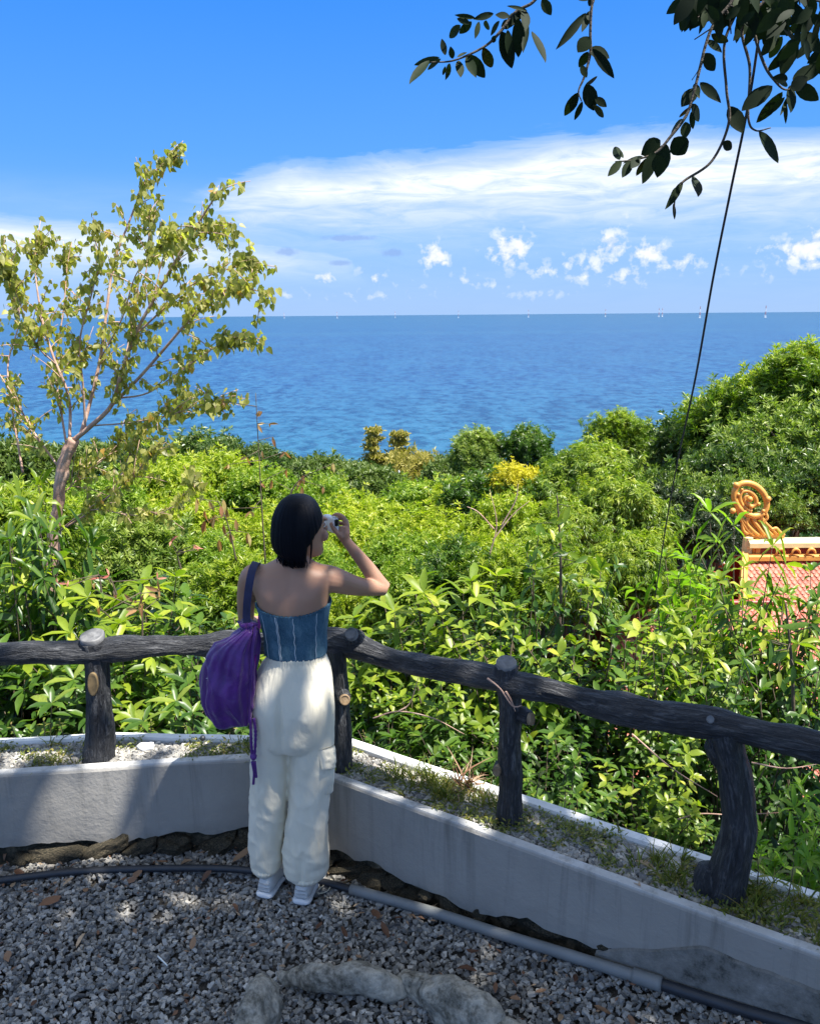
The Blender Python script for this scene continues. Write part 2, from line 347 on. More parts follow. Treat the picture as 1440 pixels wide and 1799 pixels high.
M_wall = mat('painted_wall', m_wall); M_curb = mat('white_curb', m_curb); M_bark = mat('concrete_bark', m_bark); M_cut = mat('cut_wood', m_cut); M_cutg = mat('cut_grey', m_cutgrey)
M_gravel = mat('gravel', m_gravel); M_soil = mat('soil', m_soil); M_terrain = mat('terrain', m_terrain); M_rock = mat('rock', m_rock); M_drock = mat('mossy_rock', m_dark_rock); M_sea = mat('sea', m_sea)
M_patch = simple('bark_patch_brown', (.15, .105, .05), .8, .4, 30, .5, .004)
M_white = simple('white_paint', (.8, .8, .8)); M_red = simple('red_paint', (.55, .20, .18)); M_hose = simple('black_hose', (.022, .026, .034), .45); M_pvc = simple('grey_pvc', (.20, .21, .21), .5, .12, 9, .15, .002)
M_gold = simple('golden_paint', (.72, .34, .075), .45, .18, 9, .3, .01, 0, 30); M_cream = simple('cream_paint', (.80, .62, .30), .6, .1)
M_tile = None
# ------------------------------------------------------------------ ground, sea, hillside
WN = np.array([.541, .841])       # outward normal of the right-hand wall, in plan
IC = np.array([-.579, 3.117])     # inner corner of the planter
def offs(p): return float(np.dot(np.array(p[:2])-IC, WN))
def hterr(x, y):
    x = np.asarray(x, float); y = np.asarray(y, float)
    t = np.maximum(y-3.34, (x-IC[0])*WN[0]+(y-IC[1])*WN[1]-.27)
    t = np.maximum(t, np.maximum(-x-9, -y-9))
    z = -.35-.42*np.clip(t, 0, 22)-.11*np.clip(t-22, 0, 70)-.30*np.clip(t-92, 0, 400)
    z = z+3.4*(1/(1+np.exp(-(x-9)/1.6)))*np.clip(t/14, 0, 1)*np.exp(-((y-24)/22)**2)
    z = z-4.6*np.exp(-(((x-8)/5.0)**4+((y-11.5)/4.0)**4))
    return np.where(t <= 0, -.6, z)
def grid(xs, ys, zf):
    X, Y = np.meshgrid(xs, ys); V = np.stack([X.ravel(), Y.ravel(), zf(X.ravel(), Y.ravel())], -1)
    nx = len(xs); i = np.arange(len(ys)-1)[:, None]*nx+np.arange(nx-1)[None]
    return V, [np.stack([i, i+1, i+nx+1, i+nx], -1).reshape(-1, 4)]
rng = np.random.default_rng(5)
xs = np.concatenate([-np.geomspace(400, 12, 24), np.linspace(-11, 11, 56), np.geomspace(12, 400, 24)]); ys = np.concatenate([-np.geomspace(60, 10, 8), np.linspace(-9, 12, 54), np.geomspace(12.5, 330, 50)])
V, F = grid(xs, ys, lambda x, y: hterr(x, y)+.12*fbm(np.c_[x*.7, y*.7, x*0], 3)*(hterr(x, y) < -.61))
tag(obj('hillside', mesh_from('hillside', V, F), M_terrain), 'green slope falling from the terrace to the sea', None, None, 'structure')
sx_ = np.concatenate([-np.geomspace(70000, 300, 10), [0], np.geomspace(300, 70000, 10)]); sy_ = np.concatenate([[-70000, -5000, -300, 0, 100], np.geomspace(300, 70000, 12)])
V, F = grid(sx_, sy_, lambda x, y: x*0-42.)
tag(obj('sea', mesh_from('sea', V, F), M_sea), 'deep blue sea turning turquoise near the shore', None, None, 'structure')
# gravelled terrace bed, banked up gently towards the right-hand wall
def gz(x, y=0): return .13*np.clip(np.asarray(x, float)-.03, 0, 3.2)
def ong(px, py, h=0.):
    p = on(px, py, h)
    for _ in range(8): p = on(px, py, h+float(gz(p[0])))
    return p
def in_terrace(x, y, m=0.): return (y < IC[1]+.104*(x-IC[0])-m) & ((x-IC[0])*WN[0]+(y-IC[1])*WN[1] < -m)
_gx = np.array([-8.5, IC[0], .03, .6, 1.2, 2.0, 3.0, 4.5]); _gy = IC[1]+.02+np.where(_gx < IC[0], .104, -.643)*(_gx-IC[0]); Vg = np.vstack([np.c_[_gx, _gx*0-8.5, gz(_gx)-.012], np.c_[_gx, _gy, gz(_gx)-.012]])
tag(obj('terrace_ground', mesh_from('terrace_ground', Vg, [np.array([[i, i+1, i+9, i+8] for i in range(7)])], False), M_soil), 'dark earth bed under the gravel of the terrace', None, None, 'structure')

def stones(pos, size, seed, flat=.6):
    """many angular pebbles as one mesh"""
    g = np.random.default_rng(seed); n = len(pos)
    B = np.array([[x, y, z] for x in (-1, 1) for y in (-1, 1) for z in (-1, 1)], float)*.5
    J = B[None]*(1+g.uniform(-.45, .25, (n, 8, 3)))+g.uniform(-.10, .10, (n, 8, 3))
    J *= (np.stack([size*g.uniform(.9, 1.5, n), size*g.uniform(.6, 1.0, n), size*g.uniform(.45, .8, n)], -1))[:, None]
    a = g.uniform(0, 6.283, n); b = g.normal(0, .5, n); c = g.normal(0, .4, n)
    ca, sa, cb, sb, cc, sc_ = np.cos(a), np.sin(a), np.cos(b), np.sin(b), np.cos(c), np.sin(c)
    y = J[..., 1]*cb[:, None]-J[..., 2]*sb[:, None]; z = J[..., 1]*sb[:, None]+J[..., 2]*cb[:, None]; x = J[..., 0]
    x, z = x*cc[:, None]+z*sc_[:, None], -x*sc_[:, None]+z*cc[:, None]
    x, y = x*ca[:, None]-y*sa[:, None], x*sa[:, None]+y*ca[:, None]
    V = np.stack([x, y, z], -1)+pos[:, None]
    q = np.array([[0, 1, 3, 2], [4, 6, 7, 5], [0, 4, 5, 1], [2, 3, 7, 6], [0, 2, 6, 4], [1, 5, 7, 3]])
    Q = (np.arange(n)[:, None, None]*8+q[None]).reshape(-1, 4)
    tint = np.clip(g.beta(1.7, 2.6, n)+(g.random(n) < .05)*.45, 0, 1)
    return V.reshape(-1, 3), [Q], np.repeat(tint, 8)
def scatter(n, x0, x1, y0, y1, seed): g = np.random.default_rng(seed); return g.uniform(x0, x1, n), g.uniform(y0, y1, n), g
x, y, g = scatter(84000, -2.5, 2.6, .75, 3.2, 3); k = in_terrace(x, y, .0); x, y = x[k], y[k]; n = len(x)
z = gz(x)+g.uniform(-.006, .010, n)+.012*fbm(np.c_[x*2.4, y*2.4, x*0], 2, 3)
V1 = stones(np.c_[x, y, z], g.uniform(.009, .019, n), 7)
x, y, g = scatter(26000, -7, 4.2, -5, 2.9, 4); k = in_terrace(x, y, 0) & ~((x > -2.5) & (x < 2.6) & (y > .75)); x, y = x[k], y[k]
V2 = stones(np.c_[x, y, gz(x)+.003], g.uniform(.02, .035, len(x)), 9)
V, F, A = join([V1, V2])
gv = tag(obj('gravel', mesh_from('gravel', V, F, False, {'tint': A}), M_gravel), 'grey crushed stone gravel covering the terrace', 'gravel', None, 'stuff')

# ------------------------------------------------------------------ planter wall
inner = [(-6.5, IC[1]-.104*5.92), (-1.68, 3.003), (IC[0], IC[1]), (-.317, 2.95), (1.173, 1.997), (3.6, .445)]
outer = [(-6.5, 2.80), (-1.7, 3.265), (-1.32, 3.30), (-.72, 3.262), (-.36, 3.285), (.173, 2.936), (1.287, 2.225), (3.75, .65)]
wall = empty('planter_wall', (0, 3, 0), 'long low planter wall, pale grey plaster face and white top, bending behind the woman', 'wall')
wall['kind'] = 'thing'
def rel(V, o): return np.asarray(V)-np.array(o.location)
def resample(poly, step=.03):
    poly = np.asarray(poly, float); out = []; cuts = []
    for a, b in zip(poly[:-1], poly[1:]):
        m = max(2, int(np.linalg.norm(b-a)/step)); t = np.linspace(0, 1, m, endpoint=False)[:, None]; out.append(a*(1-t)+b*t)
    return np.vstack(out+[poly[-1:]])
def wallstrip(poly, prof, zlow, rag=0, seed=0):
    """prof: list of (offset outwards, z or None for ragged bottom)"""
    P = resample(poly); T = np.gradient(P, axis=0); T = norm(T); N = np.c_[-T[:, 1], T[:, 0]]
    for _ in range(1): N = norm((np.roll(N, 1, 0)+N*2+np.roll(N, -1, 0))); N[0] = N[1]; N[-1] = N[-2]
    n = len(P); rings = []
    for o, z in prof:
        zz = np.full(n, z if z is not None else zlow, float)
        if z is None: zz = zz+gz(P[:, 0])+rag*fbm(np.c_[P*7, np.zeros(n)], 4, seed)
        else: zz = zz+.003*fbm(np.c_[P*3, np.full(n, o*40)], 2, seed)
        oo = o+.0025*fbm(np.c_[P*4, np.full(n, zz.mean()*9)], 3, seed+4)
        rings.append(np.c_[P+N*oo[:, None] if hasattr(oo, 'shape') else P+N*oo, zz])
    k = len(rings); V = np.stack(rings, 1).reshape(-1, 3); i = np.arange(n-1)[:, None]*k; j = np.arange(k)[None]; j2 = (j+1) % k
    Q = np.stack([i+j, i+k+j, i+k+j2, i+j2], -1).reshape(-1, 4)
    e = [np.array([list(range(k))]), np.array([[(n-1)*k+q for q in range(k)][::-1]])]
    return V, [Q]+e
V, F = wallstrip(inner, [(.005, None), (0, .20), (0, .30), (0, .405), (.007, .419), (.040, .419), (.046, .40), (.046, .2), (.05, None)], .072, .034, 2)
obj('plaster_face', mesh_from('plaster_face', rel(V, wall), F, False), M_wall, wall)
V, F = wallstrip(outer, [(0, -.55), (0, .410), (.006, .42), (.042, .42), (.048, .41), (.048, -.55)], 0, 0, 5)
obj('outer_curb', mesh_from('outer_curb', rel(V, wall), F, False), M_curb, wall)
# core under the plaster and soil fill
V, F = wallstrip(inner, [(.035, -.3), (.035, .19), (.045, .19), (.06, -.3)], 0, 0, 1)
obj('wall_core', mesh_from('wall_core', rel(V, wall), F, False), M_drock, wall)
Pi = resample(inner, .05); Po = resample(outer, .05); m = 160
Pi = catmull(np.c_[Pi, Pi[:, 0]*0], m)[:, :2]; Po = catmull(np.c_[Po, Po[:, 0]*0], m)[:, :2]
rows = [Pi*(1-t)+Po*t for t in (.03, .2, .4, .6, .8, 1.02)]
G = np.stack([np.c_[rw, .385+.012*fbm(np.c_[rw*6, np.full(m, i)], 3, 8)] for i, rw in enumerate(rows)], 1); k = 6
i = np.arange(m-1)[:, None]*k+np.arange(k-1)[None]
obj('soil', mesh_from('planter_soil', rel(G.reshape(-1, 3), wall), [np.stack([i, i+k, i+k+1, i+1], -1).reshape(-1, 4)]), M_soil, wall)
# older, flaking skim coat low on the right end of the wall
Pk = resample([(.62, 2.354), (1.173, 1.997), (3.6, .445)], .02); Tn = norm(np.gradient(Pk, axis=0)); Nk = np.c_[-Tn[:, 1], Tn[:, 0]]; Lk = np.r_[0, np.cumsum(np.linalg.norm(np.diff(Pk, axis=0), axis=1))]
zt_ = np.clip(.13+Lk*.5, .04, .30)+.012*fbm(np.c_[Pk*9, Lk*0], 3, 44); Kr = [np.c_[Pk-Nk*o_, z_] for o_, z_ in ((.0, zt_+.006), (.010, zt_), (.012, zt_*.5+.06), (.010, zt_*0+.03), (0, zt_*0+.02))]; kk = 5; nn_ = len(Pk)
i = np.arange(nn_-1)[:, None]*kk+np.arange(kk-1)[None]; obj('skim_coat', mesh_from('skim_coat', rel(np.stack(Kr, 1).reshape(-1, 3), wall), [np.stack([i, i+1, i+kk+1, i+kk], -1).reshape(-1, 4)], False), mat('flaking_plaster', lambda h: setb(h, h.ramp(h.noise(h.obj, 9, 7, .72), [(.34, (.06, .06, .055)), (.44, (.17, .165, .15)), (.62, (.27, .26, .24)), (.75, (.38, .37, .35))]), .9, .2, h.bump(h.noise(h.obj, 22, 5, .7), .8, .01))), wall)
# rough footing stones under the plaster
g = np.random.default_rng(11); IV, IF = icos(2); IV3, IF3 = icos(3)
P = resample(inner[1:5], .01); s = 0
ds = np.r_[0, np.cumsum(np.linalg.norm(np.diff(P, axis=0), axis=1))]
rockmeshes = []
for q in range(7):
    v = IV3.copy(); v = np.sign(v)*np.abs(v)**.75; v = v*(1+.38*fbm(v*1.6, 3, 30+q))[:, None]+.03*fbm(v*6, 2, q)[:, None]
    rockmeshes.append(mesh_from('footing_stone', v, [IF3], False)); rockmeshes[-1].materials.append(M_drock)
while s < ds[-1]-.02:
    w = g.uniform(.045, .24); i = int(np.searchsorted(ds, s+w/2)); i = min(i, len(P)-2); t = norm((P[i+1]-P[i])[None])[0]; nrm = np.array([-t[1], t[0]])
    fx = float(np.clip((P[i][0]-.0)/.3, 0, 1)); c = P[i]+nrm*(g.uniform(.0, .04)+.045*fx); o = obj('stone', rockmeshes[g.integers(7)], None, wall, (c[0]-0, c[1]-3, float(gz(c[0]))+g.uniform(.005, .04)))
    o.scale = (w*.54, .05, g.uniform(.022, .052)); o.rotation_euler = (g.normal(0, .3), g.normal(0, .3), .25*g.normal()+math.atan2(t[1], t[0])); s += w*.92

# pebbles in the planter
def strip_pos(n, seed, a=.06, b=.97, s0=.0, s1=1.):
    g = np.random.default_rng(seed); u = g.uniform(s0, s1, n)*(m-1); i = u.astype(int).clip(0, m-2); f = (u-i)[:, None]
    p = (Pi[i]*(1-f)+Pi[i+1]*f); q = (Po[i]*(1-f)+Po[i+1]*f); t = g.uniform(a, b, n)[:, None]; return p*(1-t)+q*t, g
sidx = lambda x: np.interp(x, Pi[:, 0], np.arange(m)/(m-1))
pp, g = strip_pos(9500, 21, .24, .96, sidx(-2.4), sidx(2.0)); V1 = stones(np.c_[pp, g.uniform(.392, .402, len(pp))], g.uniform(.010, .022, len(pp)), 22)
V1 = (V1[0], V1[1], np.clip(V1[2]*1.1+.15, 0, 1))
o = obj('pebbles', mesh_from('planter_pebbles', rel(V1[0], wall), V1[1], False, {'tint': V1[2]}), M_gravel, wall); tag(o, kind='stuff')

# ------------------------------------------------------------------ log railing (concrete cast as bark)
railing = empty('log_railing', (-.45, 3.2, .39), 'dark bark textured log railing on short log posts along the planter', 'railing')
def barkdisp(seed, r):
    def d(lc):
        q = np.c_[lc[:, 0]*26, lc[:, 1]*26, lc[:, 2]*5]; g1 = np.abs(fbm(q, 3, seed)); return r*(.17*fbm(np.c_[lc[:, 0]*7, lc[:, 1]*7, lc[:, 2]*5], 2, seed+9)-.20*(.5-g1))
    return d
def log(name, pts, radii, parent, n, k=48, seed=0, amp=1.):
    V, F, lc = tube(pts, radii, n, k, barkdisp(seed, float(np.mean(radii))*amp)); off = np.array(railing.location)
    if parent is not railing: off = off+np.array(parent.location)
    return obj(name, mesh_from(name, V-off, F, True, {'lc': lc}), M_bark, parent)
ML0 = np.array([-1.3, 3.155, 0]); nL = (-.08, 1, 0)      # middle plane of the planter, left run
MR0 = np.array([.361, 2.690, 0]); nR = (WN[0], WN[1], 0)
pl = [onplane(px, py, ML0, nL) for px, py in [(-700, 1190), (-300, 1165), (0, 1151), (60, 1147), (150, 1146), (230, 1138), (340, 1134), (390, 1130), (440, 1132), (520, 1128)]]
pc = np.array([-.33, 3.06, pl[-1][2]+.0])
pl = pl[:-1]+[np.array([-.40, 3.150, .925])]
log('rail', pl, [.052, .050, .048, .050, .045, .052, .044, .050, .048, .050], railing, 420, seed=3)
pr = [onplane(px, py, MR0, nR) for px, py in [(574, 1126), (622, 1134), (700, 1160), (800, 1180), (890, 1196), (960, 1212), (1040, 1233), (1150, 1255), (1260, 1272), (1350, 1293), (1440, 1312), (1700, 1380), (2600, 1640)]]
log('rail', [np.array([-.47, 3.172, .922])]+pr, [.048, .055, .056, .046, .044, .046, .050, .047, .052, .050, .052, .052, .054, .056, .056], railing, 520, seed=4)
def post(px, pyb, pyt, plane, radii, bend=0, seed=0, zb=.37, pxs=None):
    P0, nn = plane; b = onplane(px[0], pyb, P0, nn); t = onplane(px[-1], pyt, P0, nn); mm = len(px)
    pts = [onplane(px[i], pyb+(pyt-pyb)*i/(mm-1), P0, nn) for i in range(mm)]; pts[0][2] = zb
    return log('post', pts, radii, railing, 130, seed=seed), pts
def disc(parent, c, nrm, r, mt, name='cut_end', th=.012, ry=None):
    nrm = norm(np.array(nrm, float)[None])[0]; a = norm(np.cross(nrm, [0, 0, 1.])[None])[0] if abs(nrm[2]) < .9 else np.array([1., 0, 0]); b = np.cross(nrm, a); ry = ry or r
    th_ = np.arange(20)*2*math.pi/20; wob = 1+.10*vnoise(np.c_[np.cos(th_)*1.4, np.sin(th_)*1.4, th_*0+c[0]*9], 3)
    rings = []
    for rad, h in ((1, -th), (1, th*.7), (.9, th), (.72, th*.55), (.35, th*.75)): rings.append(np.array(c)+nrm*h+np.outer(np.cos(th_)*wob*rad*r, a)+np.outer(np.sin(th_)*wob*rad*ry, b))
    V = np.vstack(rings+[np.array(c)+nrm*th*.3]); F = []
    for q in range(4):
        i = q*20; j = np.arange(20); F.append(np.stack([i+j, i+(j+1) % 20, i+20+(j+1) % 20, i+20+j], -1))
    j = np.arange(20); T3 = np.stack([80+j, 80+(j+1) % 20, np.full(20, 100)], -1)
    return obj(name, mesh_from(name, V-np.array(railing.location), [np.vstack(F), T3], True), mt, parent)
LP = (ML0, nL); RP = (MR0, nR)
p1, q1 = post([174, 175, 172, 166], 1345, 1128, LP, [.072, .061, .058, .056], seed=11)
c = onplane(163, 1128, ML0, nL); disc(p1, c+np.array([0, 0, .022]), (0, -.25, 1), .047, M_cutg, 'cut_top')
c = onplane(172, 1192, ML0, nL); disc(p1, c+np.array([0, -.055, 0]), (0, -1, .12), .021, M_patch, 'bark_patch', .006, .048)
p2, q2 = post([598, 600, 596, 590], 1352, 1140, (np.array([-.29, 3.06, 0]), (0, 1, 0)), [.052, .045, .042, .045], seed=12)
c = at(600, 1224, 3.03); kn = log('knot', [c+[0, .02, 0], c+[.012, -.03, .004]], [.036, .034], p2, 10, 24, 13); disc(kn, c+np.array([.014, -.036, .005]), (.3, -1, .25), .022, M_cut)
c = onplane(624, 1122, MR0, nR); kn = log('knot', [c+[0, .02, -.02], c+[-.01, -.035, .03]], [.04, .030], p2, 10, 24, 14); disc(kn, c+np.array([-.012, -.040, .034]), (-.25, -.7, .8), .026, M_cutg)
p3, q3 = post([893, 896, 896, 898, 892], 1452, 1182, RP, [.050, .044, .044, .047, .045], seed=15)
c = onplane(888, 1170, MR0, nR); tp = log('cap', [c+[0, 0, -.06], c+[0, 0, .0]], [.047, .043], p3, 12, 32, 16); disc(tp, c+np.array([0, -.0, .006]), (0, -.3, 1), .038, M_cutg, 'cut_top')
c = onplane(917, 1255, MR0, nR); kn = log('knot', [c+[0, 0, 0], c+[.022, -.03, 0]], [.027, .024], p3, 8, 20, 17); disc(kn, c+np.array([.024, -.034, 0]), (.75, -.7, .1), .014, M_cut, ry=.024)
c = onplane(878, 1343, MR0, nR); kn = log('knot', [c+[0, 0, 0], c+[-.012, -.038, 0]], [.022, .021], p3, 8, 20, 18); disc(kn, c+np.array([-.014, -.042, 0]), (-.4, -.9, .1), .016, M_cut, ry=.02)
p4, q4 = post([1268, 1284, 1296, 1292, 1284, 1270], 1572, 1285, RP, [.066, .060, .054, .052, .052, .055], seed=19)
c = onplane(1240, 1535, MR0, nR); log('knot', [c+[.03, .02, -.09], c+[.0, -.01, -.02], c+[.0, -.01, .035]], [.045, .05, .036], p4, 20, 28, 20)
c = onplane(1252, 1308, MR0, nR); log('knot', [c+[.07, .0, -.09], c+[.02, -.01, -.03], c+[-.004, -.01, .01]], [.030, .036, .034], p4, 14, 24, 23)
c = onplane(1252, 1256, MR0, nR); disc(p4, c+np.array([-.025, -.045, .008]), (-.3, -.8, .5), .012, M_cutg, 'knot', .008)
post([2300, 2300, 2290], 2050, 1560, RP, [.06, .05, .05], seed=41); post([-560, -556, -560], 1400, 1185, LP, [.06, .05, .05], seed=42)

# ------------------------------------------------------------------ hose and pipe on the gravel
def tubeobj(name, pts, r, mt, parent=None, n=60, k=14, off=(0, 0, 0)):
    V, F, lc = tube(pts, r, n, k); return obj(name, mesh_from(name, V-np.array(off), F, True, {'lc': lc}), mt, parent)
hz = .022
pipe = empty('water_pipe', (.3, 2.3, 0), 'long grey plastic pipe joined to black hose, lying on the gravel along the wall', 'pipe'); po = pipe.location
tubeobj('hose', [ong(px, py, hz+.004) for px, py in [(-400, 1600), (-150, 1566), (0, 1547), (120, 1533), (250, 1527), (370, 1526), (440, 1530), (520, 1540), (575, 1552), (628, 1566)]], [.0145]*10, M_hose, pipe, 120, off=po)
tubeobj('pipe', [ong(px, py, hz+.010) for px, py in [(616, 1562), (760, 1603), (880, 1642), (1000, 1679), (1120, 1717)]], [.0200]*5, M_pvc, pipe, 60, off=po)
tubeobj('socket', [ong(px, py, hz+.010) for px, py in [(1112, 1714), (1162, 1730)]], [.0245]*2, M_pvc, pipe, 8, off=po)
tubeobj('hose', [ong(px, py, hz+.006) for px, py in [(1155, 1728), (1230, 1752), (1320, 1780), (1440, 1812), (1700, 1880)]], [.019]*5, M_hose, pipe, 50, off=po)

# ------------------------------------------------------------------ cast rock edging in the foreground
def rockpath(name, pts, rad, label, seed, asp=.85, group='grey rocks ringing a hole in the gravel'):
    pts = np.array(pts); c = pts.mean(0); c[2] = 0; e = empty(name, c, label, 'rock', group)
    def d(lc): return float(np.mean(rad))*(.42*fbm(np.c_[lc[:, 0]*10, lc[:, 1]*10, lc[:, 2]*9], 3, seed)-.34*np.abs(fbm(lc*17, 4, seed+3))+.16)
    V, F, lc = tube(pts, rad, 110, 56, d, True, asp)
    obj('rock_body', mesh_from(name, V-c, F, True, {'lc': lc}), M_rock, e); return e
rockpath('edging_rock', [ong(490, 1722, -.005), ong(540, 1716, .055), ong(600, 1717, .07), ong(660, 1727, .065), ong(716, 1748, .0)], [.016, .043, .048, .046, .014], 'arched grey rock behind the dark stump, farthest of the ring', 51)
rockpath('edging_rock', [on(482, 1728, .05), on(462, 1752, .05), on(450, 1790, .05), on(430, 1840, .03)], [.020, .062, .072, .062], 'squat grey rock at the left end of the ring', 52)
rockpath('edging_rock', [ong(708, 1722, .03), ong(745, 1740, .05), ong(800, 1768, .06), ong(855, 1795, .045), ong(885, 1815, .02)], [.030, .058, .064, .057, .026], 'long lumpy grey rock running right from the arch', 53)
rockpath('edging_rock', [ong(855, 1822, .02), ong(885, 1812, .03), ong(930, 1830, .02)], [.03, .042, .032], 'small grey rock at the bottom edge beyond the long one', 54)
V, F, lc = tube([on(612, 1822, 0), on(612, 1812, .05)], [.034, .027], 24, 30, lambda l: .012*np.abs(fbm(np.c_[l[:, 0]*60, l[:, 1]*60, l[:, 2]*10], 2, 4)))
tag(obj('stump', mesh_from('stump', V, F, True, {'lc': lc}), M_bark), 'small dark broken stump inside the ring of grey rocks', 'stump')
# ------------------------------------------------------------------ foliage materials
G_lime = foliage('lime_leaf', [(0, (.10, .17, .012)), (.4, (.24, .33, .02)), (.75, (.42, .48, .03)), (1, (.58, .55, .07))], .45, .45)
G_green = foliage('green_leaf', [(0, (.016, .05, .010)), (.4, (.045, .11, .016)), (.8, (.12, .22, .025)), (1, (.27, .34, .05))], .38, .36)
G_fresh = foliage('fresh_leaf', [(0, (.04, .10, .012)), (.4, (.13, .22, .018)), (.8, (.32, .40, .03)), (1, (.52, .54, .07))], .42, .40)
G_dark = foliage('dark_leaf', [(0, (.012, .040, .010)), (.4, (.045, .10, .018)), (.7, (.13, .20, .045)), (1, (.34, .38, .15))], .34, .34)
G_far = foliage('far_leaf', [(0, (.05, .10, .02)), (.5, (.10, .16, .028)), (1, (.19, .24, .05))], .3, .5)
G_gold = foliage('golden_leaf', [(0, (.16, .15, .03)), (.5, (.34, .30, .06)), (1, (.50, .42, .12))], .3, .55)
G_yellow = foliage('yellow_leaf', [(0, (.42, .40, .02)), (1, (.70, .58, .03))], .4, .5)
G_olive = foliage('olive_leaf', [(0, (.19, .20, .055)), (.4, (.36, .355, .095)), (.8, (.56, .53, .17)), (.94, (.68, .58, .16)), (1, (.62, .36, .08))], .55, .42, (1.3, 1.5, .5))
G_red = foliage('russet_leaf', [(0, (.36, .17, .08)), (.5, (.50, .32, .14)), (1, (.55, .46, .18))], .45, .45, (1.3, 1.0, .6))
G_shade = foliage('shade_leaf', [(0, (.008, .017, .008)), (.6, (.014, .027, .010)), (1, (.024, .040, .013))], .12, .65, (1.1, 1.4, .5), .15)  # hanging sprays: their silhouette shade is put into the leaf colour
G_bright = foliage('bright_leaf', [(0, (.09, .20, .015)), (.5, (.18, .33, .025)), (1, (.30, .44, .05))], .5, .38)
G_canopy = foliage('canopy_leaf', [(0, (.05, .09, .02)), (.6, (.09, .14, .03)), (1, (.14, .19, .04))], .42, .45, (1.3, 1.4, .7))  # unseen crown of the same tree, coloured lighter to fill the shade below
G_lime2 = foliage('lime_green_leaf', [(0, (.06, .13, .012)), (.4, (.14, .25, .02)), (.75, (.28, .38, .03)), (1, (.46, .50, .07))], .42, .42)
G_pale = foliage('pale_leaf', [(0, (.03, .075, .015)), (.4, (.12, .20, .03)), (.7, (.28, .36, .06)), (1, (.46, .52, .14))], .32, .4)
G_deep = foliage('hollow_shade_leaf', [(0, (.008, .022, .010)), (.6, (.020, .045, .014)), (.9, (.07, .10, .03)), (1, (.20, .24, .09))], .25, .4)  # near-black leaf colour that paints the shade of the dark hollows
G_dry = foliage('dry_leaf', [(0, (.12, .055, .03)), (.4, (.26, .13, .07)), (.8, (.42, .27, .16)), (1, (.55, .42, .28))], .2, .6, (1.2, 1., .7))
G_pink = foliage('pink_leaf', [(0, (.55, .16, .12)), (1, (.75, .35, .25))], .4, .5, (1.2, 1, 1))
M_stem = simple('stem', (.10, .075, .05), .8, .3, 20, .5, .004); M_palebark = mat('pale_bark', lambda h: setb(h, h.ramp(h.noise(h.obj, 7, 6, .65), [(.3, (.32, .18, .13)), (.55, (.52, .34, .26)), (.75, (.66, .52, .43))]), .8, .3, h.bump(h.noise(h.obj, 30, 4, .6), .5, .01)))
M_trunk = simple('trunk', (.085, .07, .055), .9, .35, 8, .6, .02)

T_HI = (np.array([[0, 0, 0], [.22, -.36, .0], [.22, 0, -.05], [.22, .36, .0], [.58, -.44, .0], [.58, 0, -.06], [.58, .44, .0], [.86, -.2, -.06], [.86, 0, -.09], [.86, .2, -.06], [1, 0, -.16]]),
        [np.array([[0, 1, 2], [0, 2, 3], [7, 10, 8], [8, 10, 9]]), np.array([[1, 4, 5, 2], [2, 5, 6, 3], [4, 7, 8, 5], [5, 8, 9, 6]])])
T_MID = (np.array([[0, 0, 0], [.42, -.5, .03], [.42, 0, -.03], [.42, .5, .03], [1, 0, -.12]]), [np.array([[0, 1, 2], [0, 2, 3], [1, 4, 2], [2, 4, 3]])])
T_LO = (np.array([[0, 0, 0], [.48, -.5, .05], [.48, .5, .05], [1, 0, -.08]]), [np.array([[0, 1, 3], [0, 3, 2]])])
T_FINE = (lambda xs, ws: (np.array([[0, 0, 0]]+[[x, s*w, -.10*x*x-(.03 if s == 0 else 0)] for x, w in zip(xs, ws) for s in (-1, 0, 1)]+[[1, 0, -.12]]),
          [np.array([[0, 1, 2], [0, 2, 3], [16, 19, 17], [17, 19, 18]]), np.array([q for i in range(5) for q in ([1+3*i, 4+3*i, 5+3*i, 2+3*i], [2+3*i, 5+3*i, 6+3*i, 3+3*i])])]))((.08, .22, .42, .62, .80, .93), (.20, .38, .49, .46, .31, .14))
T_HEART = (np.array([[.08, 0, 0], [0, -.28, .02], [.30, -.50, .03], [.30, 0, -.04], [.30, .50, .03], [0, .28, .02], [.68, -.28, -.02], [.68, 0, -.07], [.68, .28, -.02], [1, 0, -.12]]),
           [np.array([[0, 1, 3], [1, 2, 3], [0, 3, 5], [5, 3, 4], [6, 9, 7], [7, 9, 8]]), np.array([[2, 6, 7, 3], [3, 7, 8, 4]])])
def leaves(pos, d, nrm, L, W, tint, T=T_LO, curl=None):
    n = len(pos); d = norm(d); s = norm(np.cross(d, nrm)); u = np.cross(s, d); P, F = T
    L = np.broadcast_to(L, (n,)); W = np.broadcast_to(W, (n,))
    V = pos[:, None]+P[None, :, 0:1]*L[:, None, None]*d[:, None]+P[None, :, 1:2]*W[:, None, None]*s[:, None]+P[None, :, 2:3]*L[:, None, None]*u[:, None]
    if curl is not None: V = V-(P[None, :, 0:1]**2*(curl*L)[:, None, None])*u[:, None]
    k = len(P); o = np.arange(n)[:, None, None]*k
    return V.reshape(-1, 3), [(o+f[None]).reshape(-1, f.shape[1]) for f in F], np.repeat(tint, k)
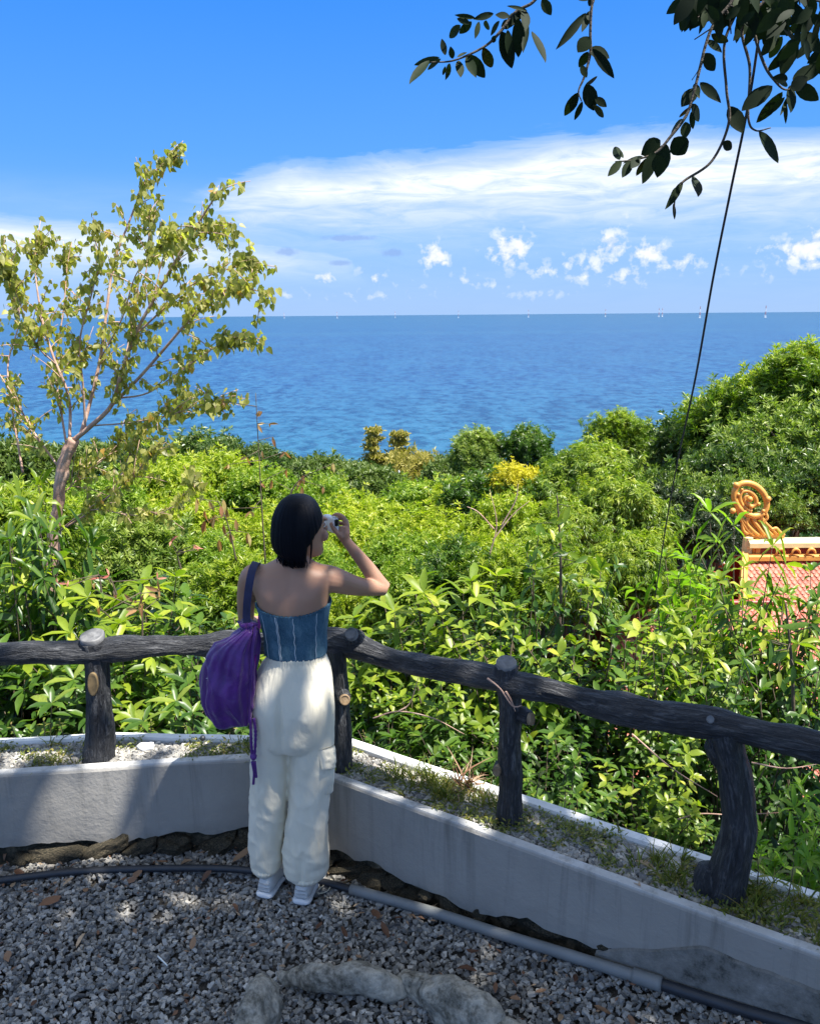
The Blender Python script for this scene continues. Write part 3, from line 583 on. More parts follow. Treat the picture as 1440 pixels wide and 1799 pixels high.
def cluster_crown(seed, rad, lobes, tips, m, L, wr, leaders=0, spread=1.1, T=T_LO, droop=.25, shell=.7, up=.25, lobe_r=.42, flat=1.):
    """crown of twig tips gathered into lobes, each tip a whorl of m leaves"""
    g = np.random.default_rng(seed); rad = np.array(rad, float)
    lc = norm(g.normal(size=(lobes, 3))); lc[:, 2] = np.abs(lc[:, 2])*1.0-.25; lc *= g.uniform(.40, .80, (lobes, 1)); lr = g.uniform(.55, 1.25, lobes)*lobe_r
    lc = np.vstack([lc, [[0, 0, 0]]]); lr = np.r_[lr, .45]
    li = g.choice(len(lc), tips*2, p=lr**2/np.sum(lr**2)); u = norm(g.normal(size=(tips*2, 3)))
    rr = shell+(1-shell)*g.random(tips*2)
    u[:, 2] = np.where(u[:, 2] < -.55, -u[:, 2], u[:, 2])
    bump_ = 1+.30*vnoise(u*2.9+li[:, None]*3.1, seed)
    P = lc[li]+u*(lr[li]*rr*bump_)[:, None]*np.array([1, 1, flat])
    far_ = g.random(len(P)) < .13; P = P+u*(far_*g.uniform(.03, .22, len(P)))[:, None]+np.array([0, 0, 1.])*(far_*g.uniform(0, .12, len(P)))[:, None]
    dist = np.min(np.linalg.norm(P[:, None]-lc[None], axis=2)/lr[None]*1.0, axis=1); keep = dist > shell*.82
    P, u = P[keep][:tips], u[keep][:tips]; n = len(P)
    if leaders:
        hi = np.where((P[:, 2] > .25) & (u[:, 2] > .1))[0]; pick = g.choice(hi, leaders); Q = []; U = []
        for p_ in pick:
            ln_ = g.uniform(.12, .34); dr = norm(np.array([[u[p_, 0]*.5+g.normal(0, .15), u[p_, 1]*.5+g.normal(0, .15), 1.]]))[0]
            for s_ in np.linspace(.1, 1, 7): Q.append(P[p_]+dr*ln_*s_+g.normal(0, .012, 3)); U.append(dr)
        P = np.vstack([P, Q]); u = np.vstack([u, U]); n = len(P)
    axis = norm(u+np.array([0, 0, up])+g.normal(0, .25, (n, 3))); A = np.repeat(axis, m, 0); PP = np.repeat(P*rad, m, 0)
    th = np.tile(np.arange(m)*2.4, n)+np.repeat(g.uniform(0, 6.28, n), m); a = norm(np.cross(A, [0.3, .1, 1.])); b = np.cross(A, a); N = n*m
    out = a*np.cos(th)[:, None]+b*np.sin(th)[:, None]; sp = g.uniform(.5, 1.2, N)*spread
    d = norm(A*.8+out*sp[:, None]+np.array([0, 0, -droop])+g.normal(0, .12, (N, 3)))
    nr = norm(A+g.normal(0, .35, (N, 3)))
    LL = L*g.uniform(.65, 1.15, N); base = PP+out*LL[:, None]*.08-A*LL[:, None]*g.uniform(0, .5, N)[:, None]
    cl = np.repeat(g.random(n), m)
    t = np.clip(.42*cl**1.5+.25*g.random(N)+.30*np.clip(PP[:, 2]/rad[2], -1, 1)+.10+.12*vnoise(PP*1.3/rad.mean()*2, seed+5), 0, 1)  # pale new growth on top; underside shade painted in by height
    return leaves(base, d, nr, LL, LL*wr, t, T), P*rad
def limbs(seed, rad, tips, trunk_h, n=7, r0=.09):
    g = np.random.default_rng(seed); parts = []
    parts.append(tube([[0, 0, -trunk_h*2.4], [g.normal(0, .1), g.normal(0, .1), -trunk_h*.6], [0, 0, -.1*rad[2]]], [r0*1.35, r0, r0*.75], 10, 8))
    for q in range(n):
        t = tips[g.integers(len(tips))]*.9; m1 = t*.45+g.normal(0, .08, 3)*rad; parts.append(tube([[0, 0, -.15*rad[2] if q % 2 else -.1*rad[2]], m1, t], [r0*.6, r0*.35, r0*.1], 8, 6))
    return join(parts)

# ------------------------------------------------------------------ archetypes of the hillside trees (crown meshes shared by copies)
ARCH = {}
def archetype(key, seed, rad, lobes, tips, m, L, wr, mt, th, r0=.09, **kw):
    (V, F, t), P = cluster_crown(seed, rad, lobes, tips, m, L, wr, **kw)
    cm = mesh_from('crown', V, F, False, {'tint': t}); cm.materials.append(mt)
    V, F, _ = limbs(seed+1, np.array(rad), P, th, 9, r0); tm = mesh_from('trunk', V, F, True); tm.materials.append(M_trunk)
    ARCH[key] = (cm, tm, rad)
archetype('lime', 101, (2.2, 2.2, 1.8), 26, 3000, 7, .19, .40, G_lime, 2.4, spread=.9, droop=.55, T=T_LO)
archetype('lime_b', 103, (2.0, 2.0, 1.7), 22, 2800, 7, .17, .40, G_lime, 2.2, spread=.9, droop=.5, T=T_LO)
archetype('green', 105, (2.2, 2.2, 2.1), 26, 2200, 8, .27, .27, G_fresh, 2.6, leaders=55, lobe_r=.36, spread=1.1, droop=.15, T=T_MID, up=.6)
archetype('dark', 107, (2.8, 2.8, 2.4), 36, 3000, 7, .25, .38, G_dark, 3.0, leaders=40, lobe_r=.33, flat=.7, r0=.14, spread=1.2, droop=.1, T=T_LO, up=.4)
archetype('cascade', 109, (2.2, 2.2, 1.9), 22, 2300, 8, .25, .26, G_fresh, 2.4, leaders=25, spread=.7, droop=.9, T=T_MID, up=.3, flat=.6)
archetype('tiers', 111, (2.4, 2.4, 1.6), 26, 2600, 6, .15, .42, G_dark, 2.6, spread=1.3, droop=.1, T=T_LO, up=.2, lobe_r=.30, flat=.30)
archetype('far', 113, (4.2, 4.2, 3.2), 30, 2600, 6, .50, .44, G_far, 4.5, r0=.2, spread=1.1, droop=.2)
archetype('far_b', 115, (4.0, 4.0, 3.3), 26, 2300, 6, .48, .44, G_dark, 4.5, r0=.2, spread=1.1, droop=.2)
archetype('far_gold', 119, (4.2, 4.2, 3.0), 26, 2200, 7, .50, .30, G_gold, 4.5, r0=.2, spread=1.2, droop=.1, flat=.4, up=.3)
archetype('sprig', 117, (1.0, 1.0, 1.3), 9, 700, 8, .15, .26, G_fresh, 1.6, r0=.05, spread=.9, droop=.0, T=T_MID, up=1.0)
def tree(arch, px, top, Y, w, label, grp, mt=None, name='hillside_tree', zs=1., rz=None, depth=1.):
    cm, tm, rad = ARCH[arch]; c = at(px, top, Y); Rx = w/1440*np.linalg.norm([Y, CAM_H-c[2]])/2; g = random.Random(int(px*7+top*13)); s = Rx/rad[0]*1.04; sz = s*zs*g.uniform(1.0, 1.35)
    cz = c[2]-rad[2]*sz*.92
    e = empty(name, (c[0], c[1], cz), label, 'tree', grp, None, rz if rz is not None else g.uniform(0, 6.28)); e.scale = (s, s*depth, sz)
    t = obj('trunk', tm, None, e); k = obj('crown', cm, None, e)
    if mt is None and arch.startswith('lime') and g.random() < .4: mt = G_lime2
    if mt is None and arch == 'green' and grp == GM: mt = g.choice([None, G_green, G_pale, G_lime2])
    if mt is not None: k.material_slots[0].link = 'OBJECT'; k.material_slots[0].material = mt
    return e
GF = 'trees along the far edge of the slope above the water'; GM = 'sunlit trees on the slope in the middle distance'; GR = 'dark trees rising on the right'
for a in [
 ('far_b', 345, 762, 62, 150, 'dark rounded crown seen through the right side of the thin left tree', GF),
 ('far_b', 255, 775, 66, 160, 'dark far crown low behind the fork of the pinkish trunk', GF),
 ('far', 150, 780, 70, 190, 'olive far crown left of the forked trunk', GF),
 ('far', 20, 775, 70, 190, 'olive far crown at the left edge of the photo', GF),
 ('far_b', 395, 772, 60, 90, 'small dark crown between the left tree and the reddish stem', GF),
 ('far_b', 455, 780, 60, 75, 'dark grey green crown right behind the reddish leafed stem', GF),
 ('far_b', 500, 796, 64, 62, 'low dark crown just right of the reddish leafed stem, touching the sea', GF),
 ('far', 560, 802, 52, 130, 'round pale green crown above the head of the woman', GF),
 ('far', 622, 812, 56, 100, 'low green crown left of the golden brown conifer', GF),
 ('far', 790, 806, 50, 110, 'green crown right of the golden brown conifer', GF),
 ('far', 850, 812, 60, 120, 'low green crown behind the upright leafy tree', GF),
 ('far_b', 985, 800, 50, 100, 'green crown at the notch where the sea dips lowest on the right', GF),
 ('green', 838, 758, 27, 105, 'upright long leafed tree standing highest right of the golden conifer', GM),
 ('green', 925, 756, 27, 105, 'upright leafy tree above the yellow flowering crown', GM),
 ('green', 1090, 728, 27, 110, 'tall narrow topped tree first on the rising dark ridge', GR),
 ('dark', 1130, 748, 30, 190, 'broad dark crown left of the hanging rope', GR),
 ('dark', 1215, 722, 27, 190, 'dark crown crossed by the hanging rope', GR),
 ('green', 1270, 690, 25, 170, 'bright topped tree just right of the rope on the ridge', GR),
 ('green', 1345, 652, 24, 180, 'leafy tree stepping up towards the right edge', GR),
 ('green', 1425, 614, 23, 190, 'highest tree of the right ridge, at the right edge', GR),
 ('dark', 1390, 700, 21, 260, 'dark crown with pale leaf edges below the highest tree', GR, G_pale),
 ('dark', 1290, 770, 20, 240, 'dark crown above the golden scroll ornament', GR),
 ('tiers', 1200, 790, 20, 250, 'tree with pale flat layered sprays left of the golden scroll', GR, G_pale),
 ('tiers', 1310, 810, 17.5, 230, 'flat layered pale leafed tree directly behind the golden scroll', GR, G_pale),
 ('dark', 1420, 800, 18, 200, 'dark crown behind the temple ridge at the right edge', GR),
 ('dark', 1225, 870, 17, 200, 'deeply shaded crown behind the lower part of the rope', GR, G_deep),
 ('cascade', 1040, 778, 17, 190, 'light green drooping tree right of the yellow flowering crown', GM),
 ('cascade', 1085, 835, 14.5, 190, 'drooping yellow green tree left of the shaded crown', GM),
 ('green', 955, 850, 17, 160, 'green crown under the yellow flowers', GM),
 ('green', 860, 835, 18, 170, 'green crown left of the yellow flowers', GM),
 ('lime', 735, 842, 22, 190, 'round lime green crown above the raised elbow', GM),
 ('lime', 640, 872, 17, 200, 'lime green crown right of the dark bob hair', GM),
 ('lime_b', 560, 838, 26, 170, 'lime green crown behind the top of the head', GM),
 ('far', 650, 822, 40, 150, 'grey green crown with a dark hollow behind the street lamp', GM),
 ('lime', 770, 905, 14, 210, 'lime crown right of the raised forearm', GM),
 ('lime_b', 690, 940, 12.5, 190, 'bright yellow green crown behind the raised forearm', GM),
 ('lime_b', 640, 1010, 10.5, 170, 'bright yellow green crown under the raised arm', GM),
 ('lime_b', 850, 930, 11.5, 200, 'pale yellow green crown behind the dead twigs', GM),
 ('cascade', 960, 920, 11.5, 180, 'loose leafed tree behind the tall stem right of centre', GM),
 ('cascade', 1110, 930, 11, 190, 'drooping tree beside the foot of the rope', GM),
 ('lime', 385, 792, 27, 190, 'vivid green crown right of the pinkish trunk, near the reddish stem', GM),
 ('lime', 280, 800, 24, 200, 'vivid green crown just right of the pinkish trunk fork', GM),
 ('lime_b', 470, 822, 25, 170, 'lime crown under the reddish leafed stem', GM),
 ('lime', 180, 835, 17, 190, 'lime crown behind the pinkish trunk', GM),
 ('lime_b', 330, 870, 14, 210, 'lime crown behind the hanging yellow leaves', GM),
 ('lime', 440, 900, 13, 190, 'lime crown left of the woman, behind the russet leaves', GM),
 ('lime_b', 520, 900, 15, 190, 'lime crown hidden in part by the dark bob hair', GM),
 ('green', 240, 910, 11, 210, 'green crown low behind the pinkish trunk', GM),
 ('green', 40, 870, 10, 220, 'green crown behind the big leafed shrub at the left edge', GM),
 ('green', 420, 985, 9.5, 190, 'green crown left of the shoulder strap', GM),
 ('lime', 600, 905, 15.5, 190, 'lime crown just right of the hair, beyond the camera she holds', GM), ('lime_b', 720, 985, 9.5, 170, 'yellow green crown behind the raised elbow', GM), ('green', 800, 965, 9.5, 170, 'green crown low right of the elbow', GM),
 ('green', 900, 975, 9.0, 170, 'green crown low behind the bare twigs', GM), ('cascade', 1010, 985, 9.0, 160, 'drooping crown low behind the tall green stem', GM), ('lime_b', 800, 850, 21, 170, 'lime crown below the upright leafy tree', GM), ('lime', 540, 960, 11.5, 170, 'lime crown under the chin of the woman', GM),
 ('green', 130, 900, 12, 190, 'green crown left of the trunk foot', GM), ('lime_b', 370, 940, 11, 170, 'lime crown below the hanging tan leaves', GM), ('lime', 1000, 850, 18, 150, 'lime crown between the yellow flowers and the drooping tree', GM),
 ('cascade', 1215, 1010, 10.2, 120, 'leafy crown below the golden scroll, over the corner of the roof', GM),

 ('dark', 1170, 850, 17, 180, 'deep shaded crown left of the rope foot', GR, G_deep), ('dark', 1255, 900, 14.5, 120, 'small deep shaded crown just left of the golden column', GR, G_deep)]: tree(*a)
tree('lime', 912, 815, 17.5, 120, 'crown covered in bright yellow flowers', None, G_yellow, 'flowering_tree', .9)
tree('lime', 900, 868, 13.5, 170, 'lime crown in front of the yellow flowers', GM)
tree('cascade', 990, 880, 13., 150, 'drooping crown right below the yellow flowers', GM)
# golden conifer with layered boughs
def conifer(px, top, Y, w, label):
    c = at(px, top, Y); g = np.random.default_rng(77); e = empty('conifer', c-np.array([0, 0, 7.]), label, 'tree'); Rm = w/1440*Y/2; parts = []; pos = []
    for sx, ht, n, rr in ((-1.75, 7.1, 6, 1.7), (.0, 6.8, 6, 1.7), (-1.0, 5.0, 8, Rm*.9)):
        for q in range(n):
            z = ht-.62*q; r = rr*(.25+.75*(q+1)/n) if n > 6 else rr*(.45+.12*q)*.8
            for b in range(11):
                a = g.uniform(0, 6.28); rad_ = r*g.uniform(.5, 1.); t = np.linspace(.15, 1, 22); jit = g.normal(0, .13, (22, 3)); jit[:, 2] *= .5
                pos.append(np.c_[sx+np.cos(a)*rad_*t, np.sin(a)*rad_*t, z+.12*t**2*rad_]+jit)
        parts.append(tube([[sx*.4, 0, -3], [sx, 0, ht-.1]], [.14, .04], 6, 6))
    P = np.vstack(pos); n = len(P); P = np.repeat(P, 2, 0); d = norm(g.normal(size=(2*n, 3))+[0, 0, .5]); V, F, t = leaves(P, d, norm(g.normal(size=(2*n, 3))+[0, 0, 1]), g.uniform(.2, .42, 2*n), .16, np.clip(g.random(2*n)*.7+.15+.1*P[:, 2]/7, 0, 1), T_LO)
    obj('crown', mesh_from('crown', V, F, False, {'tint': t}), G_gold, e); V, F, _ = join(parts); obj('trunk', mesh_from('trunk', V, F), M_trunk, e)
conifer(700, 760, 58, 175, 'golden brown conifer with two thin layered spires')
tree('far_gold', 738, 786, 56, 150, 'broad golden brown crown with layered sprays right of the two thin spires', GF, None, 'conifer')
# understorey filling the slope
g = np.random.default_rng(31)
def under(n, y0, y1, L, seed, hmax, xr=.62, xmin=1.5):
    g = np.random.default_rng(seed); y = y0*(y1/y0)**g.random(n); x = g.uniform(-1, 1, n)*(y*xr+xmin); k = ((x-IC[0])*WN[0]+(y-IC[1])*WN[1] > .42) | (y > 3.55)
    k &= (y > 3.62) | (x > 0); k &= ~((x > y*.22+.1) & (y < 13) & (y > 3.0) & (g.random(n) < .85)); x, y = x[k], y[k]; n = len(x)
    z = hterr(x, y)+hmax*(.15+.85*g.random(n)**.7)*(.6+.4*vnoise(np.c_[x*1.1, y*1.1, x*0]/max(1, hmax*.8), seed)); m = 5
    P = np.repeat(np.c_[x, y, z], m, 0); N = n*m; d = norm(g.normal(size=(N, 3))*[1, 1, .6]+[0, 0, .35]); LL = L*g.uniform(.6, 1.2, N)*np.clip(np.repeat(y, m)/y0, 1, 8)**.75
    return leaves(P, d, norm(g.normal(0, .5, (N, 3))+[0, 0, 1]), LL, LL*.36, np.clip(g.random(N)*.30, 0, 1), T_LO)  # tint kept low, painting the shade between shrubs and crowns
o = obj('undergrowth', (lambda r: mesh_from('undergrowth', r[0], r[1], False, {'tint': r[2]}))(join([under(15000, 2.8, 12, .10, 61, .75), under(11000, 9, 60, .16, 62, .8)])), G_green)
tag(o, 'tangled green undergrowth between the shrubs and trees of the slope', 'undergrowth', None, 'stuff')

# ------------------------------------------------------------------ near shrubs: stems with spirally set leaves
LEAFM = {}
def leaf_mesh(mt, wr, tint, T=T_HI, curl=.15, nm='leaf'):
    k = (mt.name, wr, round(tint, 2), id(T), curl)
    if k not in LEAFM:
        V, F, t = leaves(np.zeros((1, 3)), np.array([[1., 0, 0]]), np.array([[0, 0, 1.]]), 1., wr, np.array([tint]), T, np.array([curl]))
        me = mesh_from(nm, V, F, True, {'tint': t}); me.materials.append(mt); LEAFM[k] = me
    return LEAFM[k]
def leaf_obj(parent, base, d, nrm, L, mt, wr, tint, T=T_HI, curl=.15, off=None, name='leaf'):
    d = Vector(d).normalized(); n = Vector(nrm); s = n.cross(d).normalized(); u = d.cross(s)
    o = bpy.data.objects.new(name, leaf_mesh(mt, wr, tint, T, curl)); col.objects.link(o); o.parent = parent
    b = Vector(base)-(Vector(off) if off is not None else Vector((0, 0, 0)))
    o.matrix_basis = Matrix(((d.x*L, s.x*L, u.x*L, b.x), (d.y*L, s.y*L, u.y*L, b.y), (d.z*L, s.z*L, u.z*L, b.z), (0, 0, 0, 1))); return o
def shrub_data(seed, h, rad, stems, L, gap, T=T_HI, lean=.5, droop=.25, whorl=6, side=2, start=.25):
    g = np.random.default_rng(seed); tubes = []; B, D, Nn, LL, TT = [], [], [], [], []
    for s in range(stems):
        a = g.uniform(0, 6.283); r = rad*math.sqrt(g.random()); hh = h*g.uniform(.62, 1.0)*(1-.25*(r/rad)**2)
        tip = np.array([math.cos(a)*r, math.sin(a)*r, hh]); mid = tip*[.55, .55, .55]+g.normal(0, .05*h, 3); base = np.array([math.cos(a)*r*.15, math.sin(a)*r*.15, -.15])
        paths = [catmull([base, mid, tip], 26)]
        for q in range(side):
            i = g.integers(9, 21); p0 = paths[0][i]; aa = g.uniform(0, 6.28); e = p0+np.array([math.cos(aa)*.42, math.sin(aa)*.42, g.uniform(.25, .6)])*h*.26*g.uniform(.6, 1.2); paths.append(catmull([p0, (p0+e)/2+[0, 0, -.02], e], 12))
        for pi_, pa in enumerate(paths):
            tubes.append(tube(pa[::3] if len(pa) > 14 else pa[::2], [.009*h/1.6 if pi_ == 0 else .005, .003], None, 5)) if False else tubes.append(tube([pa[0], pa[len(pa)//2], pa[-1]], [.011 if pi_ == 0 else .006, .007 if pi_ == 0 else .004, .0025], 7, 5))
            ln = np.r_[0, np.cumsum(np.linalg.norm(np.diff(pa, axis=0), axis=1))]; tot = ln[-1]; st = tot*start if pi_ == 0 else tot*.2
            ss = np.arange(st, tot, gap); T_ = np.gradient(pa, axis=0)
            for j, s_ in enumerate(list(ss)+[tot]*whorl):
                p = np.array([np.interp(s_, ln, pa[:, c]) for c in range(3)]); t = norm(np.array([np.interp(s_, ln, T_[:, c]) for c in range(3)])[None])[0]
                th = j*2.4+g.normal(0, .3); a1 = norm(np.cross(t, [.2, .3, 1.])[None])[0] if abs(t[2]) < .97 else np.array([1., 0, 0]); b1 = np.cross(t, a1); o = a1*math.cos(th)+b1*math.sin(th)
                tipk = s_/tot; d = norm((o+t*(.25+.75*(j >= len(ss))*g.uniform(.3, 1.2))+np.array([0, 0, -droop*g.uniform(.2, 1.4)]))[None])[0]
                B.append(p); D.append(d); Nn.append(norm((t+np.array([0, 0, .8])+g.normal(0, .25, 3))[None])[0]); LL.append(L*g.uniform(.6, 1.15)*(1-.35*(j >= len(ss)+whorl-2))); TT.append(np.clip(g.normal(.12, .13)+.50*max(0, p[2]/h)**1.5+.35*(tipk > .9)*g.random(), 0, 1))  # paler new growth on top; lower leaves tinted darker as painted self-shade
    return np.array(B), np.array(D), np.array(Nn), np.array(LL), np.array(TT), join(tubes)
SH = {}
def shrub_arch(key, seed, h, rad, stems, L, wr, gap, mt, single=26, T=T_HI, **kw):
    B, D, Nn, LL, TT, tb = shrub_data(seed, h, rad, stems, L, gap, **kw); g = np.random.default_rng(seed)
    order = np.argsort(-(LL+.02*B[:, 2]+.03*g.random(len(B)))); one, rest = order[:single], order[single:]
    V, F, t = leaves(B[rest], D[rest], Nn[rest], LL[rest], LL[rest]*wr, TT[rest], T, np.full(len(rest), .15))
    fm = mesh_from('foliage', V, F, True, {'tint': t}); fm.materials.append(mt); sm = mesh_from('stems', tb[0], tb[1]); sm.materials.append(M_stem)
    root = empty('shrub', (0, 0, 0)); obj('stems', sm, None, root); f = obj('foliage', fm, None, root); f['kind'] = 'stuff'
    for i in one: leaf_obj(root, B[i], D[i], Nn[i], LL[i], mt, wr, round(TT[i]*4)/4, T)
    SH[key] = (root, h, [0])
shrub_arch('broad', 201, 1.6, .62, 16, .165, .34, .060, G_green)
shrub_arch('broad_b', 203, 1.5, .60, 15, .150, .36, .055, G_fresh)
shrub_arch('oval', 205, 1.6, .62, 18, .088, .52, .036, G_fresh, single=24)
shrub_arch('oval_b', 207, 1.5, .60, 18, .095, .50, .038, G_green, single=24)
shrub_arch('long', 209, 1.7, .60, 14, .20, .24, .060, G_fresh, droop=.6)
def recol(o, mt):
    for c in o.children:
        if c.name.startswith(('foliage', 'leaf')): c.material_slots[0].link = 'OBJECT'; c.material_slots[0].material = mt
def shrub(key, px, top, Y, label, grp, sw=1., mt=None, name='shrub'):
    src, h, used = SH[key]; o = src if not used[0] else copy_tree(src)
    c = at(px, top+(40 if top > 860 else 0), Y); gz = float(hterr(c[0], c[1])); s = max(.35, (c[2]-gz)/h/.95); o.location = (c[0], c[1], gz); o.rotation_euler = (0, 0, random.Random(int(px*3+top)).uniform(0, 6.28)); o.scale = (s*sw, s*sw, s) if s < 1.15 else (1.05*sw*s**.3, 1.05*sw*s**.3, s)
    tag(o, label, 'shrub', grp); used[0] = 1; o.name = name
    if mt is not None: recol(o, mt)
    return o
GL = 'leafy shrubs beyond the left run of railing'; GQ = 'leafy shrubs beyond the right run of railing'
for a in [
 ('broad', 25, 770, 4.7, 'tall dark shrub with big glossy leaves in front of the pinkish trunk', GL, .62), ('broad_b', 70, 850, 5.0, 'bright tipped big leafed shrub touching the pinkish trunk', GL, .5),
 ('broad', 130, 965, 4.6, 'glossy shrub below the foot of the pinkish trunk', GL), ('broad_b', 235, 990, 4.5, 'shrub with upright yellow green leaf tips above the left post', GL),
 ('oval_b', 330, 1000, 4.8, 'small leafed shrub left of the shoulder strap', GL), ('broad_b', 20, 960, 4.4, 'big leafed shrub at the left edge above the rail', GL),
 ('broad', 70, 1050, 4.1, 'dark shrub directly above the rail at the left edge', GL), ('broad_b', 190, 1060, 4.0, 'shrub directly above the grey cut top of the left post', GL),
 ('broad', 300, 1080, 4.0, 'shrub rising over the rail between the left post and the purple bag', GL), ('oval_b', 400, 1040, 4.3, 'shrub behind the purple bag strap', GL),
 ('long', 470, 1010, 4.7, 'long leafed shrub behind the left shoulder', GL), ('broad', 120, 1190, 3.85, 'dark low shrub under the rail left of the left post', GL),
 ('broad_b', 285, 1200, 3.8, 'low shrub with a star of drooping pale leaves under the rail', GL), ('broad', 20, 1200, 3.8, 'dark low shrub under the rail at the left edge', GL), ('oval_b', 380, 1210, 3.8, 'low shrub half hidden by the purple bag', GL),
 ('oval', 640, 1090, 4.9, 'yellow green small leafed shrub above the rail right of the denim top', GQ), ('broad_b', 740, 1000, 4.9, 'big leafed shrub just right of the elbow', GQ),
 ('broad_b', 820, 985, 4.7, 'shrub with upright broad leaves between elbow and tall stem', GQ), ('oval', 800, 1070, 4.4, 'small leafed shrub above the middle of the right rail', GQ),
 ('oval', 900, 1030, 4.5, 'small leafed shrub above the oval topped post', GQ), ('oval_b', 985, 880, 4.9, 'tall slender shrub with a bare dark stem right of centre', GQ, .7),
 ('oval', 1060, 1000, 4.6, 'small leafed shrub left of the foot of the rope', GQ), ('oval_b', 1130, 1060, 4.3, 'shrub in front of the lower tiled roof', GQ),
 ('long', 1235, 875, 5.6, 'arching bright spray of long leaves left of the golden scroll', GQ, .8, G_bright), ('long', 1295, 900, 5.2, 'second bright spray of long leaves, right below the golden scroll', GQ, .7, G_bright), ('long', 1345, 925, 4.6, 'sparse shrub of long leaves crossing the temple ridge', GQ, .6),
 ('oval', 1200, 1090, 4.0, 'yellow green shrub over the lower tiled roof', GQ, .8),
 ('oval_b', 1385, 925, 4.6, 'thin shrub rising in front of the ridge of the temple roof', GQ, .7), ('oval', 1250, 985, 4.6, 'bright shrub between the rope foot and the upper tiles', GQ, .9),
 ('oval', 1295, 960, 5.0, 'yellow green shrub under the golden scroll', GQ, .9), ('oval_b', 1400, 1010, 4.4, 'shrub crossing the upper tiled roof at right', GQ, .7),
 ('oval_b', 1330, 1110, 3.7, 'thin dark stemmed shrub in front of the upper tiled roof', GQ, .6), ('oval_b', 1430, 1050, 3.8, 'dark shrub at the right edge beside the tiled roof', GQ, .7),
 ('broad', 700, 1190, 4.1, 'dark glossy shrub under the rail right of the cream trousers', GQ), ('long', 790, 1200, 4.0, 'drooping long leafed shrub under the right rail', GQ, .9, G_green),
 ('oval_b', 860, 1230, 3.9, 'shrub behind the post with orange cut knots', GQ), ('oval_b', 960, 1240, 3.7, 'dark small leafed shrub right of the post with orange cut knots', GQ),
 ('oval_b', 1050, 1290, 3.5, 'dark small leafed shrub under the rail midway to the crooked post', GQ), ('oval', 1150, 1310, 3.4, 'shrub with yellowing leaves left of the crooked post', GQ),
 ('oval_b', 1210, 1400, 3.15, 'low dark shrub against the curb left of the crooked post', GQ, .9), ('broad_b', 1400, 1350, 2.72, 'bright broad leafed plant right of the crooked post', GQ, .6, G_bright),
 ('broad_b', 1345, 1440, 2.60, 'low bright plant with drooping broad leaves just right of the crooked post', GQ, .7, G_bright), ('broad_b', 1440, 1440, 2.6, 'bright broad leafed plant at the right edge above the curb', GQ, .6, G_bright),
 ('broad', 640, 1290, 3.75, 'low dark shrub right behind the cream trousers', GQ), ('oval_b', 930, 1350, 3.45, 'low dark shrub against the curb right of the middle post', GQ), ('oval_b', 780, 1300, 3.65, 'low dark shrub against the curb left of the middle post', GQ),
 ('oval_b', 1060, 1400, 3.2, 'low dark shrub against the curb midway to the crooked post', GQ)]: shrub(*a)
for k in SH:
    if not SH[k][2][0]: print('unused', k)

